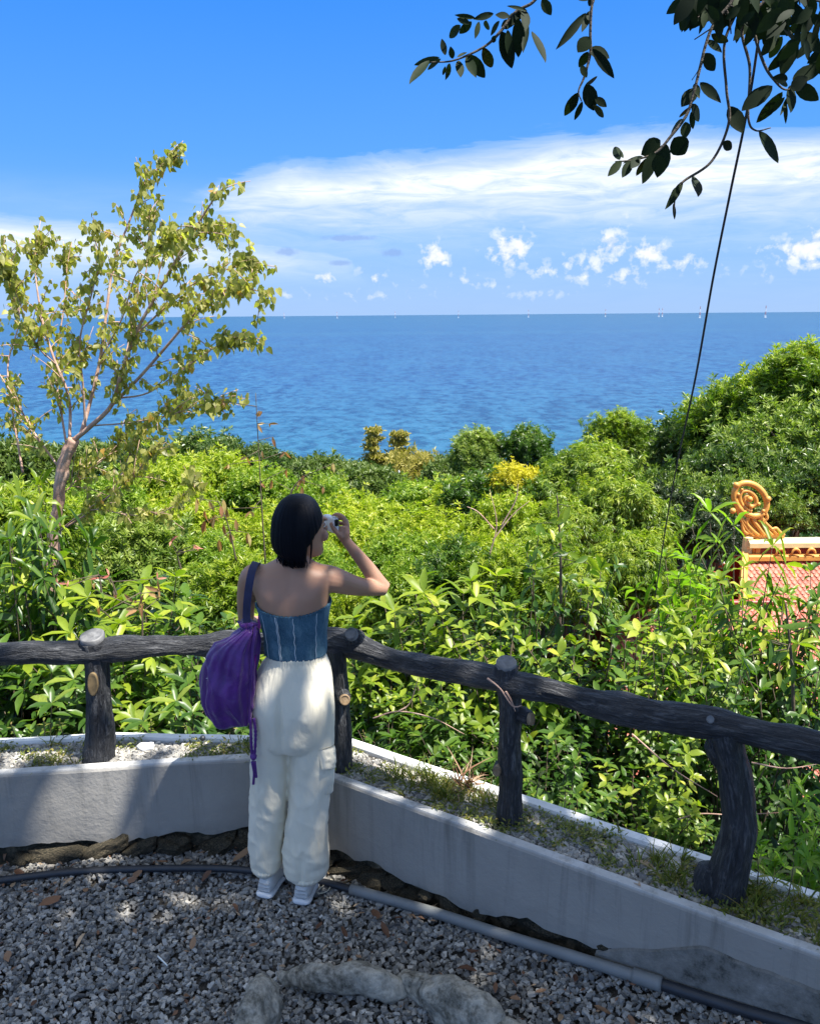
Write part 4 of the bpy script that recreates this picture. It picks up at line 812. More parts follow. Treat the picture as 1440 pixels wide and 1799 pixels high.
# ------------------------------------------------------------------ the thin tree on the left
def thin_tree():
    g = np.random.default_rng(71); Yb = 6.2; e = empty('thin_tree', at(92, 1010, Yb), 'thin pinkish trunked tree on the left with drooping yellow green heart shaped leaves', 'tree'); o0 = np.array(e.location)
    def P(l, y0=0, y1=0): return np.array([at(x, y, Yb+y0+(y1-y0)*i/max(1, len(l)-1)) for i, (x, y) in enumerate(l)])
    tr = P([(86, 1060), (93, 960), (101, 890), (108, 840), (116, 800), (130, 772)])
    V, F, _ = tube(tr, [.058, .052, .046, .044, .046, .04], 40, 14, lambda l: .010*fbm(l*14, 3, 2)); obj('trunk', mesh_from('trunk', V-o0, F), M_palebark, e)
    L = [([(126, 776), (160, 748), (196, 712), (212, 660), (236, 590), (268, 530), (306, 462), (342, 402), (374, 352), (392, 330)], .040, -.3), ([(142, 762), (158, 708), (176, 630), (188, 540), (200, 460), (226, 392), (252, 326), (276, 296), (306, 276)], .030, .3),
         ([(196, 712), (240, 668), (286, 616), (334, 560), (372, 524), (412, 504), (450, 510), (468, 516)], .026, -.6), ([(236, 590), (290, 540), (330, 505), (372, 482), (420, 468), (452, 468)], .016, -.2),
         ([(122, 782), (121, 700), (92, 622), (74, 560), (62, 480), (64, 440), (88, 416)], .026, .2), ([(118, 790), (104, 700), (98, 640), (112, 540), (118, 470), (126, 430)], .018, .4), ([(150, 756), (146, 680), (140, 600), (160, 520), (176, 450), (166, 396)], .02, -.2),
         ([(40, 830), (22, 720), (14, 640), (34, 560), (22, 480), (6, 440)], .018, .5), ([(110, 830), (60, 760), (20, 690), (-30, 610), (-60, 540)], .018, .2), ([(205, 700), (260, 690), (320, 650), (360, 622), (398, 600), (450, 594)], .014, -.5),
         ([(100, 935), (150, 905), (196, 868), (236, 836), (262, 800), (300, 782)], .020, -.4), ([(100, 935), (160, 896), (230, 905), (290, 898), (330, 860), (344, 840)], .012, -.7), ([(160, 748), (230, 742), (300, 728), (350, 712), (398, 706)], .012, -.4),
         ([(196, 868), (220, 820), (240, 770), (290, 730), (330, 690)], .010, .1), ([(212, 660), (236, 560), (256, 480), (262, 400), (258, 370)], .014, .5), ([(268, 530), (292, 440), (330, 420), (372, 392), (404, 400)], .011, .2), ([(98, 640), (60, 600), (30, 520), (0, 460)], .012, -.3),
         ([(176, 630), (214, 560), (240, 480), (286, 430), (300, 400)], .012, -.5), ([(108, 870), (150, 830), (190, 800), (220, 760)], .012, .3)]
    B, D, S = [], [], []; tw = []
    for li, (l, r, dy) in enumerate(L):
        p = P(l, 0, dy*1.5); pa = catmull(p, 40); r *= .5; V, F, _ = tube(p, [r*(1-.8*i/(len(p)-1)) for i in range(len(p))], 36, 8); obj('limb', mesh_from('limb', V-o0, F), M_palebark, e)
        ln = len(pa); low = li in (10, 11, 12, 13, 18)
        for q in range(28 if r > .010 else 22):
            i = int(ln*g.uniform(.22 if r > .016 else .12, .98)); t = norm((pa[min(i+1, ln-1)]-pa[i-1])[None])[0]; d = norm((t*.9+g.normal(0, .55, 3)+[0, 0, .15])[None])[0]; tl = g.uniform(.12, .33)*(1.15-.5*i/ln)
            q1 = pa[i]+d*tl*.5; q2 = q1+norm((d+[0, 0, -.25])[None])[0]*tl*.5; tw.append(tube([pa[i], q1, q2], [.0045, .003, .002], 5, 4))
            for s in np.arange(.2, 1.01, .13): B.append(catmull([pa[i], q1, q2], 12)[int(s*11)]); S.append(g.random())
        for s in np.linspace(.72, 1, 9): B.append(pa[int(s*(ln-1))]); S.append(g.random())
        for s in range(5): B.append(pa[-1]+g.normal(0, .03, 3)); S.append(g.random())
    B = np.repeat(np.array(B), 2, 0); n = len(B); keep = g.random(n) < .88; B = B[keep]; n = len(B)
    D = norm(g.normal(0, .5, (n, 3))+[0, 0, -.95]); LL = g.uniform(.038, .066, n); Nn = norm(g.normal(size=(n, 3))*[1, 1, .35]+np.array([.3, -.5, .3])); TT = np.clip(g.beta(2, 2.4, n)+.45*(g.random(n) < .04), 0, 1)
    pet = B+g.normal(0, .02, (n, 3)); order = np.argsort(-(LL/np.linalg.norm(pet-CAM, axis=1)))
    one, rest = order[:300], order[300:]
    for i in one: leaf_obj(e, pet[i]-o0, D[i], Nn[i], LL[i], G_olive, .72, round(TT[i]*5)/5, T_HEART, .1)
    V, F, t = leaves(pet[rest], D[rest], Nn[rest], LL[rest], LL[rest]*.72, TT[rest], T_HEART, np.full(len(rest), .1)); tag(obj('foliage', mesh_from('foliage', V-o0, F, True, {'tint': t}), G_olive, e), kind='stuff')
    V, F, _ = join(tw); tag(obj('twigs', mesh_from('twigs', V-o0, F), M_palebark, e), kind='stuff')
    print('thin tree leaves', n)
thin_tree()

# ------------------------------------------------------------------ slender stems with russet leaves
def slender(pts, Y, label, n, mt, L=.09, seed=1, wr=.35, hang=.5, frac=.35, r=.006, cat='sapling'):
    g = np.random.default_rng(seed); p = np.array([at(x, y, Y) for x, y in pts]); e = empty('sapling', p[0], label, cat); o0 = p[0]; V, F, _ = tube(p, [r, r*.7, r*.35], 24, 6); obj('stem', mesh_from('stem', V-o0, F), M_stem, e); pa = catmull(p, 60)
    for i in range(n):
        b = pa[int(59*(frac+(1-frac)*g.random()))]; tw = b+np.array([g.normal(0, .10), g.normal(0, .10), g.normal(.01, .05)])
        V, F, _ = tube([b, tw], [.003, .0015], 3, 4); obj('twig', mesh_from('twig', V-o0, F), M_stem, e)
        for q in range(2): leaf_obj(e, tw-o0, (g.normal(0, .35), g.normal(0, .35), -1*hang+g.normal(0, .3)), (g.normal(), -1, .3), L*g.uniform(.6, 1.15), mt, wr, round(g.random()*4)/4, T_HI, .1)
    return e
slender([(466, 990), (458, 860), (449, 690)], 5.6, 'slender dark stem with small reddish leaves rising in front of the sea', 14, G_red, .070, 3)
slender([(415, 985), (400, 920), (378, 870)], 5.2, 'thin stem with hanging tan leaves left of the dark stem', 13, G_red, .095, 5, .34, 1.4, .4)
slender([(505, 880), (520, 850), (545, 830)], 5.4, 'short leaning sprig with tan leaves just above the hair', 6, G_red, .08, 6, .34, 1.2, .3)
slender([(318, 1000), (314, 985), (310, 968)], 4.4, 'sprig of pink new leaves above the rail left of the shoulder strap', 4, G_pink, .055, 21, .3, -.2, .7)
slender([(178, 1040), (176, 1020), (172, 1004)], 4.2, 'small sprig of pinkish leaves above the left post', 3, G_pink, .05, 22, .3, -.2, .7)
slender([(205, 1045), (200, 1030), (194, 1014)], 4.25, 'pale pink sprig just right of the other pinkish sprig above the left post', 3, G_pink, .05, 23, .3, -.2, .7)
slender([(250, 1120), (250, 1080), (246, 1035)], 3.9, 'upright sprig of bronze yellow leaves between the left post and the bag', 8, G_red, .085, 24, .3, -.5, .4)
slender([(985, 1060), (984, 960), (978, 870)], 4.6, 'upright dark stem with green leaves right of centre', 12, G_fresh, .10, 8, .4, .1, .2, .010)
slender([(1395, 1420), (1392, 1200), (1380, 1060)], 3.6, 'tall dark thin stem crossing the rail near the right edge', 8, G_green, .12, 9, .32, .4, .3, .012)
def bare(pts_list, label, seed):
    e = empty('dead_twigs', pts_list[0][0], label, 'branch'); 
    for p in pts_list: V, F, _ = tube(p, [.0042]+[.0032]*(len(p)-2)+[.0015], 24, 5); obj('twig', mesh_from('twig', V-pts_list[0][0], F), M_palebark, e)
bare([[at(x, y, 4.4) for x, y in l] for l in ([(860, 975), (872, 920), (860, 860)], [(865, 950), (900, 905), (930, 880)], [(868, 930), (840, 900), (820, 890)], [(880, 925), (905, 880), (910, 850)])], 'bare pale twigs sticking up left of the tall green stem', 1)
bare([[at(x, y, 3.6) for x, y in l] for l in ([(655, 1262), (700, 1250), (760, 1262), (815, 1290)], [(700, 1250), (720, 1235), (735, 1190)])], 'dry brown vine arching under the right rail beside the trousers', 2)
bare([[at(x, y, 3.2) for x, y in l] for l in ([(1110, 1290), (1180, 1350), (1260, 1400)], [(1190, 1440), (1230, 1430), (1290, 1432), (1370, 1428)], [(1320, 1340), (1380, 1350), (1440, 1342)])], 'thin bare tendrils stretched behind the crooked post', 3)
bare([[at(x, y, 2.62) for x, y in l] for l in ([(856, 1192), (878, 1210), (900, 1240), (917, 1240)], [(888, 1215), (898, 1232), (905, 1250)])], 'dry curled tendril clinging to the middle post', 4)

# ------------------------------------------------------------------ the shade tree over the terrace, with the sprays hanging into view
def shade_tree():
    g = np.random.default_rng(91); e = empty('shade_tree', (3.1, -.9, 0), 'dark overhanging tree whose leafy sprays hang into the top right of the view', 'tree'); o0 = np.array(e.location)
    def limb(pts, rr, nm='limb', n=30, par=e, mt=M_trunk): V, F, _ = tube(pts, rr, n, 12, lambda l: .06*rr[0]*fbm(l*9, 3, 5)); return obj(nm, mesh_from(nm, V-o0, F), mt, par)
    limb([(3.1, -.9, -.3), (3.05, -.85, 1.6), (2.8, -.7, 3.4), (2.3, -.6, 5.0)], [.24, .19, .17, .12], 'trunk', 60)
    hub = at(1370, -330, 3.0)
    limb([(2.85, -.7, 3.2), (2.6, .6, 4.2), (2.3, 1.9, 4.5), hub+np.array([.3, .1, .1]), hub+np.array([-.5, .5, .1])], [.11, .08, .06, .035, .012])
    for t in [(-.6, -.5, 6.2), (.2, .9, 6.3), (.8, 1.0, 6.4), (2.5, -1.5, 6.6), (1.2, -1.2, 6.3), (4.2, .4, 6.4), (5.2, -.8, 6.2), (3.2, 1.0, 6.0)]: limb([(2.5, -.65, 4.6), (2.5*.5+t[0]*.5, -.3+t[1]*.5, 5.8), t], [.09, .06, .02])
    # canopy that throws the dappled shade
    n = 5200; x = g.uniform(-.9, 5.8, n*4); y = g.uniform(-1.7, 2.4, n*4); z = g.uniform(4.9, 7.0, n*4)
    edge = 1.80+.222*(z-6)+.22*fbm(np.c_[x*1.1, z*0, z*.5], 3, 14)-.10*np.clip(x-.2, 0, 3)
    dens = fbm(np.c_[x*.85, y*.85, z*.3], 3, 12); k = (y < edge) & (dens > -.66-.5*np.exp(-((x-1.9)/1.0)**2)); P = np.c_[x, y, z][k][:n]; m = 3; P = np.repeat(P, m, 0)+g.normal(0, .05, (len(P)*m, 3)); N = len(P)
    V, F, t = leaves(P, norm(g.normal(0, 1, (N, 3))*[1, 1, .5]), norm(g.normal(0, .45, (N, 3))+[0, 0, 1]), g.uniform(.15, .24, N), .11, g.random(N), T_LO); obj('crown', mesh_from('crown', V-o0, F, False, {'tint': t}), G_canopy, e)
    # hanging sprays: (branch path, leaves base -> tip, width) measured in the photograph at about three metres
    Z = lambda q: (700+q[0]/1.946, q[1]/1.946)
    sprays = [
     (2.85, [(520, -160), (500, -60), (460, 5), (400, 40), (345, 110), (290, 160), (190, 205), (110, 212)], [((105, 205), (38, 262), 22), ((140, 195), (50, 218), 15), ((160, 188), (147, 128), 15), ((145, 200), (88, 235), 15), ((185, 200), (178, 162), 14), ((200, 195), (235, 168), 10), ((160, 225), (150, 262), 8), ((175, 215), (170, 258), 8), ((205, 205), (215, 255), 22), ((238, 185), (298, 270), 30), ((232, 190), (262, 250), 22), ((290, 160), (322, 248), 26), ((212, 85), (162, 132), 20), ((245, 80), (196, 58), 14), ((262, 60), (200, 50), 12), ((250, 72), (205, 118), 18), ((325, 45), (262, 62), 16), ((380, 55), (332, 44), 18), ((300, 68), (298, 112), 16), ((275, 72), (265, 126), 14), ((345, 70), (308, 118), 18), ((352, 105), (392, 232), 34), ((372, 100), (385, 190), 24), ((408, 60), (412, 195), 32), ((440, 75), (425, 160), 18), ((455, 105), (514, 192), 26), ((440, 35), (372, 12), 10), ((400, 40), (376, 90), 22), ((490, -5), (522, 48), 24), ((385, 75), (350, 90), 20), ((420, 30), (392, 78), 20), ((330, 120), (318, 150), 12), ((430, 30), (440, 88), 24)]),
     (3.0, [(700, -180), (680, -60), (660, 20), (655, 110), (655, 180), (635, 260), (615, 310), (625, 345)], [((640, 42), (550, 158), 18), ((655, 35), (630, 96), 18), ((655, 125), (612, 172), 34), ((650, 165), (722, 190), 30), ((662, 165), (740, 262), 26), ((648, 175), (618, 232), 22), ((622, 222), (646, 262), 18), ((640, 285), (690, 268), 18), ((640, 285), (672, 376), 38), ((612, 315), (570, 402), 26), ((628, 345), (604, 413), 16), ((672, 332), (711, 362), 18), ((665, 358), (712, 405), 16), ((606, 320), (592, 384), 20), ((650, 20), (668, -20), 16), ((648, 0), (600, -30), 20)]),
     (2.8, [(1180, -200), (1150, -20), (1080, 75), (1050, 150), (1030, 230), (1010, 310), (985, 390), (930, 465), (880, 520), (810, 545), (740, 552)], [((1068, 115), (1134, 152), 22), ((1055, 135), (1100, 168), 18), ((1042, 182), (1088, 242), 32), ((1040, 205), (1016, 280), 34), ((1030, 280), (1092, 333), 22), ((1018, 300), (968, 356), 34), ((1000, 356), (1040, 412), 30), ((1000, 380), (1008, 442), 14), ((990, 366), (962, 408), 16), ((975, 412), (916, 450), 30), ((980, 415), (985, 472), 40), ((940, 470), (982, 530), 50), ((912, 488), (885, 604), 40), ((895, 478), (836, 528), 42), ((872, 515), (845, 626), 36), ((880, 530), (900, 596), 34), ((845, 540), (818, 608), 22), ((835, 535), (762, 546), 22), ((822, 535), (800, 566), 24), ((795, 548), (768, 600), 22), ((762, 548), (720, 596), 20), ((756, 546), (732, 488), 20), ((768, 540), (748, 498), 16), ((1095, 70), (1060, 20), 20), ((1012, 310), (1030, 330), 14), ((1010, 285), (1025, 320), 16)]),
     (3.05, [(1200, -200), (1180, -20), (1115, 140), (1120, 300), (1128, 420), (1070, 550), (975, 618), (948, 655), (940, 735)], [((1128, 362), (1180, 446), 36), ((1108, 484), (1146, 512), 22), ((1010, 602), (1036, 652), 28), ((972, 618), (924, 708), 22), ((946, 640), (934, 690), 14), ((938, 695), (950, 752), 10)]),
     (2.9, [(1260, -220), (1230, -20), (1215, 100), (1250, 220), (1290, 280), (1320, 305), (1350, 300)], [((1278, 292), (1172, 366), 42), ((1312, 312), (1226, 432), 32), ((1320, 330), (1262, 400), 18), ((1322, 345), (1324, 422), 8), ((1330, 270), (1290, 264), 22), ((1338, 290), (1352, 376), 30), ((1352, 285), (1440, 345), 34), ((1345, 270), (1452, 222), 38), ((1345, 130), (1320, 258), 42), ((1302, 108), (1245, 182), 26), ((1312, 122), (1258, 208), 24), ((1285, 10), (1312, 130), 34), ((1380, 110), (1450, 172), 36), ((1330, 290), (1306, 268), 20), ((1340, 305), (1400, 260), 34), ((1330, 330), (1312, 386), 10)]),
     (2.95, [(1290, -220), (1260, -20), (1175, 90), (1200, 230), (1195, 400), (1220, 445), (1272, 436)], [((1230, 448), (1318, 550), 34)]),
    ]
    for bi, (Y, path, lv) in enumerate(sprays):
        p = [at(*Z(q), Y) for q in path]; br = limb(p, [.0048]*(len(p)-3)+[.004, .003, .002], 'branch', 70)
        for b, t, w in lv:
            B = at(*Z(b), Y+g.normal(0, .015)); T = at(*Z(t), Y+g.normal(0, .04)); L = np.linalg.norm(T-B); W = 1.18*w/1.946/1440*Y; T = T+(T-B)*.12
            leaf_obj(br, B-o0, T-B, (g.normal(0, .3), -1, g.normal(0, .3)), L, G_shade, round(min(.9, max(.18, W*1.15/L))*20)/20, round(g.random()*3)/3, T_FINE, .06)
    # thick leafage in the corner
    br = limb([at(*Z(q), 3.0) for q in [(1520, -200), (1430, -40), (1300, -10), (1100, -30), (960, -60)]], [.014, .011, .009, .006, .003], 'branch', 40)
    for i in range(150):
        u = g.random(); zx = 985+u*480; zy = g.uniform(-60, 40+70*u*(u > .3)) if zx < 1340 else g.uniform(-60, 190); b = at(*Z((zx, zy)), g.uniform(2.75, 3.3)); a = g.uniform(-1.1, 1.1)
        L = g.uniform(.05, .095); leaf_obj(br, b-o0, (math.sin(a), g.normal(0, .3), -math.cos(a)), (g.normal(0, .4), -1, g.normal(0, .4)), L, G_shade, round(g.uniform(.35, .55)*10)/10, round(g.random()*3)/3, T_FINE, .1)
    for i in range(14):
        a = at(*Z((g.uniform(1020, 1440), g.uniform(-60, 10))), 3.); b = a+np.array([g.normal(0, .06), g.normal(0, .1), -g.uniform(.03, .12)]); limb([a, (a+b)/2+[.01, 0, 0], b], [.004, .003, .002], 'branch', 6)
shade_tree()
rp = [at(x, y, Y) for x, y, Y in [(1372, -330, 3.0), (1345, -40, 3.05), (1326, 110, 3.1), (1308, 215, 3.15), (1282, 340, 3.3), (1252, 490, 3.5), (1222, 660, 3.75), (1190, 810, 4.05), (1170, 920, 4.35), (1150, 1050, 4.7)]]
M_rope = simple('rope', (.055, .045, .05), .8, .5, 30, .3, .002)
rope = empty('rope', rp[-1], 'thin dark doubled rope hanging from the branches across the sea to the slope', 'rope')
for dx in (-.0022, .0022):
    q = [np.array(p)+np.array([dx*(1 if i < 7 else .5), 0, 0]) for i, p in enumerate(rp)]; V, F, _ = tube(q, [.0027]*len(q), 160, 6); obj('strand', mesh_from('strand', V-rp[-1], F), M_rope, rope)
# ------------------------------------------------------------------ the temple below the terrace, right
M_tile = mat('roof_tile', lambda h: setb(h, h.ramp(h.attr('tint').outputs['Fac'], [(0, (.28, .06, .035)), (.5, (.46, .12, .07)), (.85, (.56, .20, .12)), (1, (.66, .34, .22))]), .5, .4, h.bump(h.noise(h.obj, 40, 3), .3, .004)))
M_reds = simple('dark_red_paint', (.30, .045, .03), .5)
def temple():
    e = empty('temple', (7.5, 12.5, -7), 'temple with red scale tiled roofs and golden ridge behind the foliage at right', 'temple'); o0 = np.array(e.location); g = np.random.default_rng(8)
    def quadroof(A, B, C, D, tw, nm, mx=12000):
        """A top left, B top right, C bottom right, D bottom left; scalloped tiles laid in rows"""
        A, B, C, D = map(np.array, (A, B, C, D)); n = norm(np.cross(B-A, D-A)[None])[0]; n = n if n[2] > 0 else -n
        V = np.array([A, B, C, D])-n*.03; me = mesh_from('roof_deck', V-o0, [np.array([[0, 1, 2, 3]])], False); obj('roof_deck', me, M_reds, e)
        H = np.linalg.norm((D+C)/2-(A+B)/2); rows = int(H/(tw*.72)); T = []; P = []
        for r_ in range(rows):
            f = (r_+.5)/rows; L0 = A*(1-f)+D*f; L1 = B*(1-f)+C*f; w = np.linalg.norm(L1-L0); c = int(w/tw)
            for q in range(c): P.append(L0+(L1-L0)*((q+.5*(r_ % 2)+.25)/c))
        P = np.array(P)[:mx]; m = len(P); s = norm((B-A)[None])[0]; d = norm(((D+C)/2-(A+B)/2)[None])[0]; d = norm((d-s*np.dot(s, d))[None])[0]
        prof = np.array([[-.5, -.5, .0], [.5, -.5, .0], [.48, .15, .22], [.30, .45, .30], [0, .58, .34], [-.30, .45, .30], [-.48, .15, .22], [0, -.1, .34]])
        F = np.array([[7, 0, 1], [7, 1, 2], [7, 2, 3], [7, 3, 4], [7, 4, 5], [7, 5, 6], [7, 6, 0]]); js = g.normal(0, .03, (m, 1, 1))
        V = P[:, None]+tw*(prof[None, :, 0:1]*s+prof[None, :, 1:2]*1.25*d+(prof[None, :, 2:3]+js)*n*.9)
        V2 = V.reshape(-1, 3); me = mesh_from(nm, V2-o0, [(np.arange(m)[:, None, None]*8+F[None]).reshape(-1, 3)], False, {'tint': np.repeat(np.clip(g.normal(.45, .2, m), 0, 1), 8)}); tag(obj(nm, me, M_tile, e), kind='stuff')
    r0 = at(1308, 972, 13.0); r1 = r0+np.array([9., 0, 0]); el = at(1283, 1075, 11.6); er = r1+np.array([0, -4.2, -3.9])
    el2 = np.array([el[0]-.9, r0[1]-4.2, r0[2]-3.9])
    quadroof(r0, r1, er, el2, .088, 'roof_tiles')
    quadroof(r1, r0, el2+[-.3, 8.4, 0], er+[0, 8.4, 0], .22, 'roof_tiles', 3000)
    a = at(1085, 1062, 11.3); b = a+np.array([2.6, 0, 0]); quadroof(a, b, b+[0.6, -2.9, -2.3], a+[-.9, -2.9, -2.3], .085, 'lower_roof_tiles')
    quadroof(b, a, a+[-.9, 2.9, -2.3], b+[.6, 2.9, -2.3], .2, 'lower_roof_tiles', 2000)
    def bar(p, q, w, hgt, mt, nm, dz=0):
        p, q = np.array(p), np.array(q); d = norm((q-p)[None])[0]; s = norm(np.cross(d, [0, 0, 1.])[None])[0]; u = np.cross(s, d); V = []
        for e_ in (p, q):
            for a_, b_ in ((-.5, 0), (.5, 0), (.5, .7), (.32, 1), (-.32, 1), (-.5, .7)): V.append(e_+s*a_*w+u*(b_*hgt+dz))
        j = np.arange(6); F = [np.stack([j, (j+1) % 6, 6+(j+1) % 6, 6+j], -1), np.array([[5, 4, 3, 2, 1, 0]]), np.array([[6, 7, 8, 9, 10, 11]])]; obj(nm, mesh_from(nm, np.array(V)-o0, F, False), mt, e)
    k = lambda z: np.array([0, -.02, z])
    bar(r0+k(-.08), r1+k(-.08), .34, .10, M_gold, 'ridge_moulding'); bar(r0+k(.0)+[.12, 0, 0], r1+k(0), .16, .14, M_reds, 'ridge_panel'); bar(r0+k(.135), r1+k(.135), .30, .11, M_cream, 'ridge_cap')
    for i in range(34):
        c = r0+np.array([.5+i*.25, -.19, .03]); V, F, _ = tube([c+[-.07, 0, 0], c+[-.05, 0, .06], c+[0, 0, .09], c+[.05, 0, .06], c+[.07, 0, 0]], [.016, .02, .026, .02, .016], 10, 7); obj('ridge_scroll', mesh_from('ridge_scroll', V-o0, F), M_gold, e)
    bar(r0+[-.02, -.05, -.03], el2+[0, -.02, .0], .12, .12, M_gold, 'hip_ridge'); bar(a, b, .10, .05, M_reds, 'lower_ridge')
    bar(r0+[.05, -.04, -.12], r0+[.05, -.04, .42], .26, .26, M_cream, 'ridge_end') if False else None
    V, F, _ = tube([r0+[.02, -.02, -.2], r0+[.02, -.02, .28]], [.085, .08], 6, 10); obj('ridge_end', mesh_from('ridge_end', V-o0, F, False), M_cream, e)
    V, F, _ = tube([r0+[.17, -.02, -.1], r0+[.17, -.02, .24]], [.095, .09], 6, 10); obj('ridge_end', mesh_from('ridge_end', V-o0, F, False), M_gold, e)
    # walls under the eaves
    V, F = box((7.2+2.2, 13, -7.4), (8.6, 5.4, 4.6)); obj('wall', mesh_from('wall', V-o0, F, False), M_cream, e); V, F = box((a[0]+1.4, a[1], -7.2), (2.8, 4., 4.4)); obj('wall', mesh_from('wall', V-o0, F, False), M_cream, e)
    # golden scroll finial, carved openwork in one upright slab plane
    Yp = r0[1]-.02; u = lambda zx, zy, dy=0: at(1100+zx/3.747, 820+zy/3.747, Yp+dy)
    fin = empty('finial', (0, 0, 0)); fin.parent = e; fin.location = (r0-o0); f0 = r0
    def sc_(pts, rad, nm='scroll', n=60, asp=1.7): V, F, _ = tube([u(*p) for p in pts], rad, n, 8, None, True, 1., (0, 1, 0)); obj(nm, mesh_from(nm, V-f0, F), M_gold, fin)
    def oval(cx, cy, rx, ry, rot, a0=0, a1=360, k1=1.): return [(cx+(rx*math.cos(R(t)))*math.cos(rot)*(1+(k1-1)*(t-a0)/(a1-a0))-(ry*math.sin(R(t)))*math.sin(rot)*(1+(k1-1)*(t-a0)/(a1-a0)), cy+(rx*math.cos(R(t)))*math.sin(rot)*(1+(k1-1)*(t-a0)/(a1-a0))+(ry*math.sin(R(t)))*math.cos(rot)*(1+(k1-1)*(t-a0)/(a1-a0))) for t in np.linspace(a0, a1, 22)]
    sc_(oval(816, 215, 122, 92, .80), [.050]*22, 'ring'); sc_(oval(808, 218, 84, 60, .85, 40, 640, .25), [.036]*15+[.034]*4+[.028]*3, 'spiral', 90)
    for cx, cy, r_ in [(722, 120, .05), (932, 212, .05), (735, 182, .03), (812, 214, .05), (820, 262, .04), (700, 290, .05), (806, 285, .03), (870, 245, .03), (760, 150, .025), (900, 290, .03)]: V = IV*r_+u(cx, cy, -.03)-f0; obj('boss', mesh_from('boss', V, [IF]), M_gold, fin)
    for l, r_ in [([(700, 300), (706, 280), (730, 285), (745, 320), (790, 380), (830, 440)], .028), ([(730, 350), (728, 338), (748, 340), (770, 380), (800, 420), (840, 450)], .026), ([(780, 310), (800, 330), (790, 370), (820, 410), (870, 450)], .032), ([(850, 360), (840, 330), (865, 312), (890, 330), (900, 370), (930, 420), (960, 450)], .030), ([(880, 360), (878, 345), (895, 340), (915, 370), (945, 400), (990, 440)], .026), ([(830, 320), (840, 360), (870, 400), (910, 450)], .030), ([(930, 400), (960, 410), (985, 405), (1010, 430), (1040, 450)], .026), ([(760, 370), (770, 420), (800, 440)], .03), ([(915, 300), (925, 335), (905, 360)], .03)]: sc_(l, [r_*.75]+[r_]*(len(l)-2)+[r_*.8], 'curl', 30)
    V = np.array([u(x, y, .03) for x, y in [(765, 385), (800, 330), (850, 340), (900, 350), (940, 395), (1040, 440), (1040, 470), (770, 470)]]+[u(x, y, .09) for x, y in [(765, 385), (800, 330), (850, 340), (900, 350), (940, 395), (1040, 440), (1040, 470), (770, 470)]]); j = np.arange(8)
    obj('finial_base', mesh_from('finial_base', V-f0, [np.array([[7, 6, 5, 4, 3, 2, 1, 0]]), np.array([[8, 9, 10, 11, 12, 13, 14, 15]]), np.stack([j, (j+1) % 8, 8+(j+1) % 8, 8+j], -1)], False), M_gold, fin)
temple()

# ------------------------------------------------------------------ power pylons standing in the sea, street lamp, distant isle
def pylon(px, h, Yd, label):
    b = on(px, 0, 0); x = (ray(px, 553)[0]/ray(px, 553)[1])*Yd; e = empty('pylon', (x, Yd, -42), label, 'pylon', 'power pylons standing in the sea'); w = h*.055
    for i, nm in ((0, 'lower_mast'), (1, 'middle_mast'), (2, 'upper_mast'), (3, 'top_mast')):
        parts = []; z0, z1 = h*i/4, h*(i+1)/4
        for sx, sy in ((-1, -1), (1, -1), (1, 1), (-1, 1)):
            f0, f1 = 1-.2*i, 1-.2*(i+1); parts.append(tube([(sx*w*f0, sy*w*f0, z0), (sx*w*f1, sy*w*f1, z1)], [h*.006]*2, 2, 4)); parts.append(tube([(sx*w*f0, sy*w*f0, z0), (-sy*w*f1, sx*w*f1, z1)], [h*.004]*2, 2, 4))
        V, F, _ = join(parts); obj(nm, mesh_from(nm, V, F, False), M_red if i % 2 else M_white, e)
    for q, z in enumerate((.62, .75, .88)): V, F = box((0, 0, h*z), (h*.16*(1-.12*q), h*.008, h*.012)); obj('cross_arm', mesh_from('cross_arm', V, F, False), M_white, e)
    V, F = box((0, 0, 1.5), (h*.17, h*.15, 5)); obj('plinth', mesh_from('plinth', V, F, False), M_white, e)
for px, ph, lb in [(1344, 28, 'tallest white and red pylon in the sea, nearest the right edge'), (1229, 27, 'pylon on the horizon just left of the hanging rope'), (1163, 20, 'right one of the close pair of pylons'), (1157, 20, 'left one of the close pair of pylons'), (1063, 18, 'pylon on the horizon above the ridge of dark trees'), (928, 18, 'pylon on the horizon right of the isolated cumulus'),
                   (805, 17, 'pylon on the horizon straight above the golden conifer gap'), (694, 15, 'pylon on the horizon above the spires of the conifer'), (592, 15, 'pylon on the horizon upper right of the bob hair'), (499, 13, 'leftmost and faintest pylon on the open horizon')]:
    Yd = 6500*28/ph; pylon(px, ph*2.*1.0/1440*Yd*.36, Yd, lb)
lampb = at(694, 850, 45); lm = empty('street_lamp', lampb+np.array([.25, 0, -4]), 'tiny grey curved street lamp among the trees below the golden conifer', 'street lamp')
V, F, _ = tube([(0, 0, -3), (0, 0, 4.1), (-.12, 0, 4.5), (-.5, 0, 4.75)], [.06, .05, .045, .04], 20, 8); obj('lamp_post', mesh_from('lamp_post', V, F), simple('galvanised', (.5, .52, .54), .4), lm)
V, F = box((-.78, 0, 4.8), (.55, .2, .10)); obj('lamp_head', mesh_from('lamp_head', V, F, False), MATS['galvanised'], lm)

